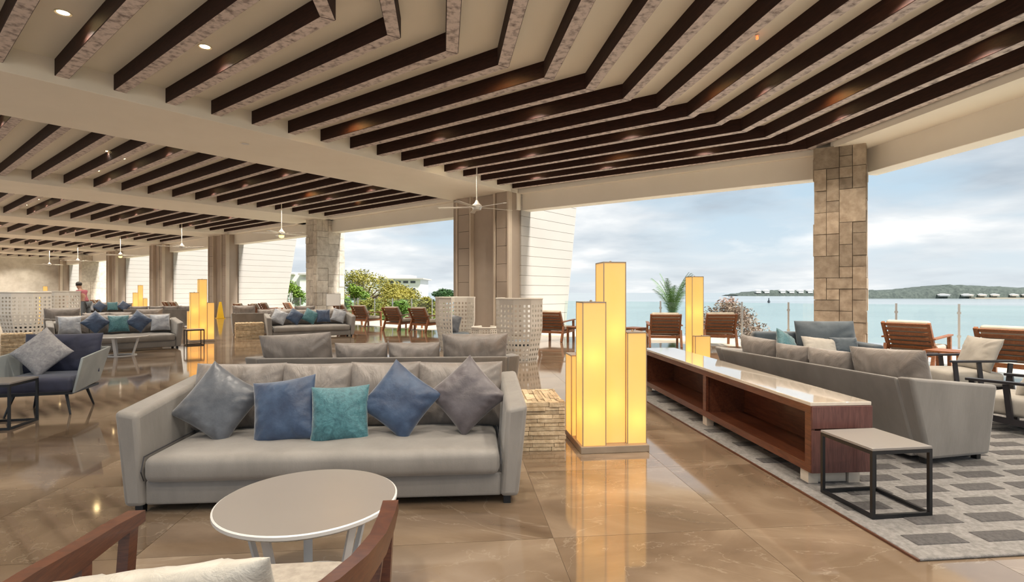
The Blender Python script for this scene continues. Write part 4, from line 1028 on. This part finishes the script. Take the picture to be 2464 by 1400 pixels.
def house(name, label, loc, rz, blocks, roofs, wins):
    h_ = thing(name, label, 'building', loc, rz)
    for b_ in blocks: MB().box(*b_).build('wall', 'white_render', h_)
    for b_ in roofs: MB().box(*b_).build('roof', 'roof_pale', h_)
    for x0, x1, y, z0, z1 in wins:
        w_ = MB().box(x0, x1, y - .06, y + .05, z0, z1).build('window', 'white_render', h_); MB().box(x0 + .06, x1 - .06, y - .09, y - .055, z0 + .06, z1 - .06).build('pane', 'dark_window', w_)
    return h_
d = 95; k = d / F
hz0 = -1.1
zt = lambda v: z_at(v, d) - hz0
house('hotel_block', 'white stepped hotel block behind the golden tree', at(952, d, hz0), 0,
      [(-5, 4.4, 0, 9, 0, zt(672)), (-5.2, -1.8, 1, 8, 0, zt(655)), (-1.8, 2.3, 1, 8, 0, zt(661))], [(-3.2, 5.0, -.6, 9.4, zt(672), zt(669))],
      [(x, x + 1.0, 0, zt(682), zt(675)) for x in (-2.6, -1.3, 0, 1.3, 2.6)] + [(2.6, 3.6, 0, zt(702), zt(692)), (-2, -1, 0, zt(702), zt(692)), (.3, 1.3, 0, zt(702), zt(692))])
d = 70; zt = lambda v: z_at(v, d) - hz0
house('villa', 'white villa seen in the gap left of the pale stone pillar', at(722, d, hz0), 0, [(-2.2, 2.4, 0, 7, 0, zt(655)), (.2, 2.6, -.6, 0, 0, zt(672))], [(-2.4, -.6, -.4, 1, zt(661), zt(658)), (.1, 2.8, -.9, 1, zt(662), zt(658))],
      [(-1.9, -1.2, 0, zt(675), zt(665)), (1.2, 2.0, -.6, zt(676), zt(668)), (-.9, 1.2, 0, zt(706), zt(688))])
# far shore
def ridge(name, label, u0, u1, d, vbase, tops, seed, mt='far_trees'):
    rr = random.Random(seed); t_ = thing(name, label, 'island', at((u0 + u1) / 2, d, -5.0), 0); x0 = (u0 - u1) / 2 * d / F; n = len(tops) * 10; mb = MB(); cols = []
    for k in range(n + 1):
        f = k / n; ti = f * (len(tops) - 1); a = int(min(ti, len(tops) - 2)); v = tops[a] + (tops[a + 1] - tops[a]) * (ti - a)
        z = max(.4, z_at(v, d) + 5.0 + noise.noise(Vector((k * .45, seed, 0))) * 3.0 * d / 1000); x = x0 - 2 * x0 * f
        cols.append([mb.p((x, -14, 0)), mb.p((x, -10, z * .75)), mb.p((x, 0, z)), mb.p((x, 40, z * .9)), mb.p((x, 60, 0))])
    for a, b2 in zip(cols, cols[1:]):
        for e in range(4): mb.face((a[e], b2[e], b2[e + 1], a[e + 1]))
    mb.face(cols[0][::-1]); mb.face(cols[-1]); mb.build('tree_cover', mt, t_, smooth=60)
    return t_, x0, d
def far_house(parent, u, uc, d, z0, w_, h_, y):
    x = (u - uc) * d / F; o = MB().box(x - w_ / 2, x + w_ / 2, y, y + 8, z0, z0 + h_).build('house', 'white_render', parent)
    MB().hexa([(x - w_ * .58, y - .8, z0 + h_), (x + w_ * .58, y - .8, z0 + h_), (x + w_ * .58, y + 9, z0 + h_), (x - w_ * .58, y + 9, z0 + h_), (x - w_ * .2, y + 3, z0 + h_ * 1.5), (x + w_ * .2, y + 3, z0 + h_ * 1.5), (x + w_ * .2, y + 5, z0 + h_ * 1.5), (x - w_ * .2, y + 5, z0 + h_ * 1.5)]).build('roof', 'white_render', o)
DI = 925
I1, _, _ = ridge('wooded_spit', 'low wooded spit with white houses left of the corner pillar', 1768, 2080, DI, 712, [709, 702, 698, 700, 698, 700, 699, 698], 2)
for u in (1818, 1838, 1876, 1897, 1919, 1941): far_house(I1, u, 1924, DI, 5.2, 8, 4.0, -12)
DI = 560
I2, _, _ = ridge('wooded_shore', 'wooded far shore with pale houses at the right edge', 2040, 2700, DI, 720, [701, 699, 698, 690, 685, 688, 691, 694, 685, 688, 698], 5)
for u, w_ in ((2245, 14), (2300, 14), (2335, 9), (2365, 9), (2410, 9), (2445, 16)): far_house(I2, u, 2370, DI, 2.4, w_ * .75, 1.7, -15.5)
bx = (2280 - 2370) * DI / F; MB().box(bx + 10, bx + 150, -22, -15, 0, 1.0).build('beach', 'sand', I2)
BY = thing('buoy', 'small dark buoy on the water left of the corner pillar', 'buoy', at(1850, 330, -5.0)); MB().lathe([(.5, 0), (.9, .5), (.6, 1.2), (.2, 2.2)], 10).build('float', 'dark_window', BY, smooth=50)
MB().lathe([(.2, 2.2), (.35, 2.6), (.1, 3.0)], 8).build('top_mark', 'dark_window', BY)
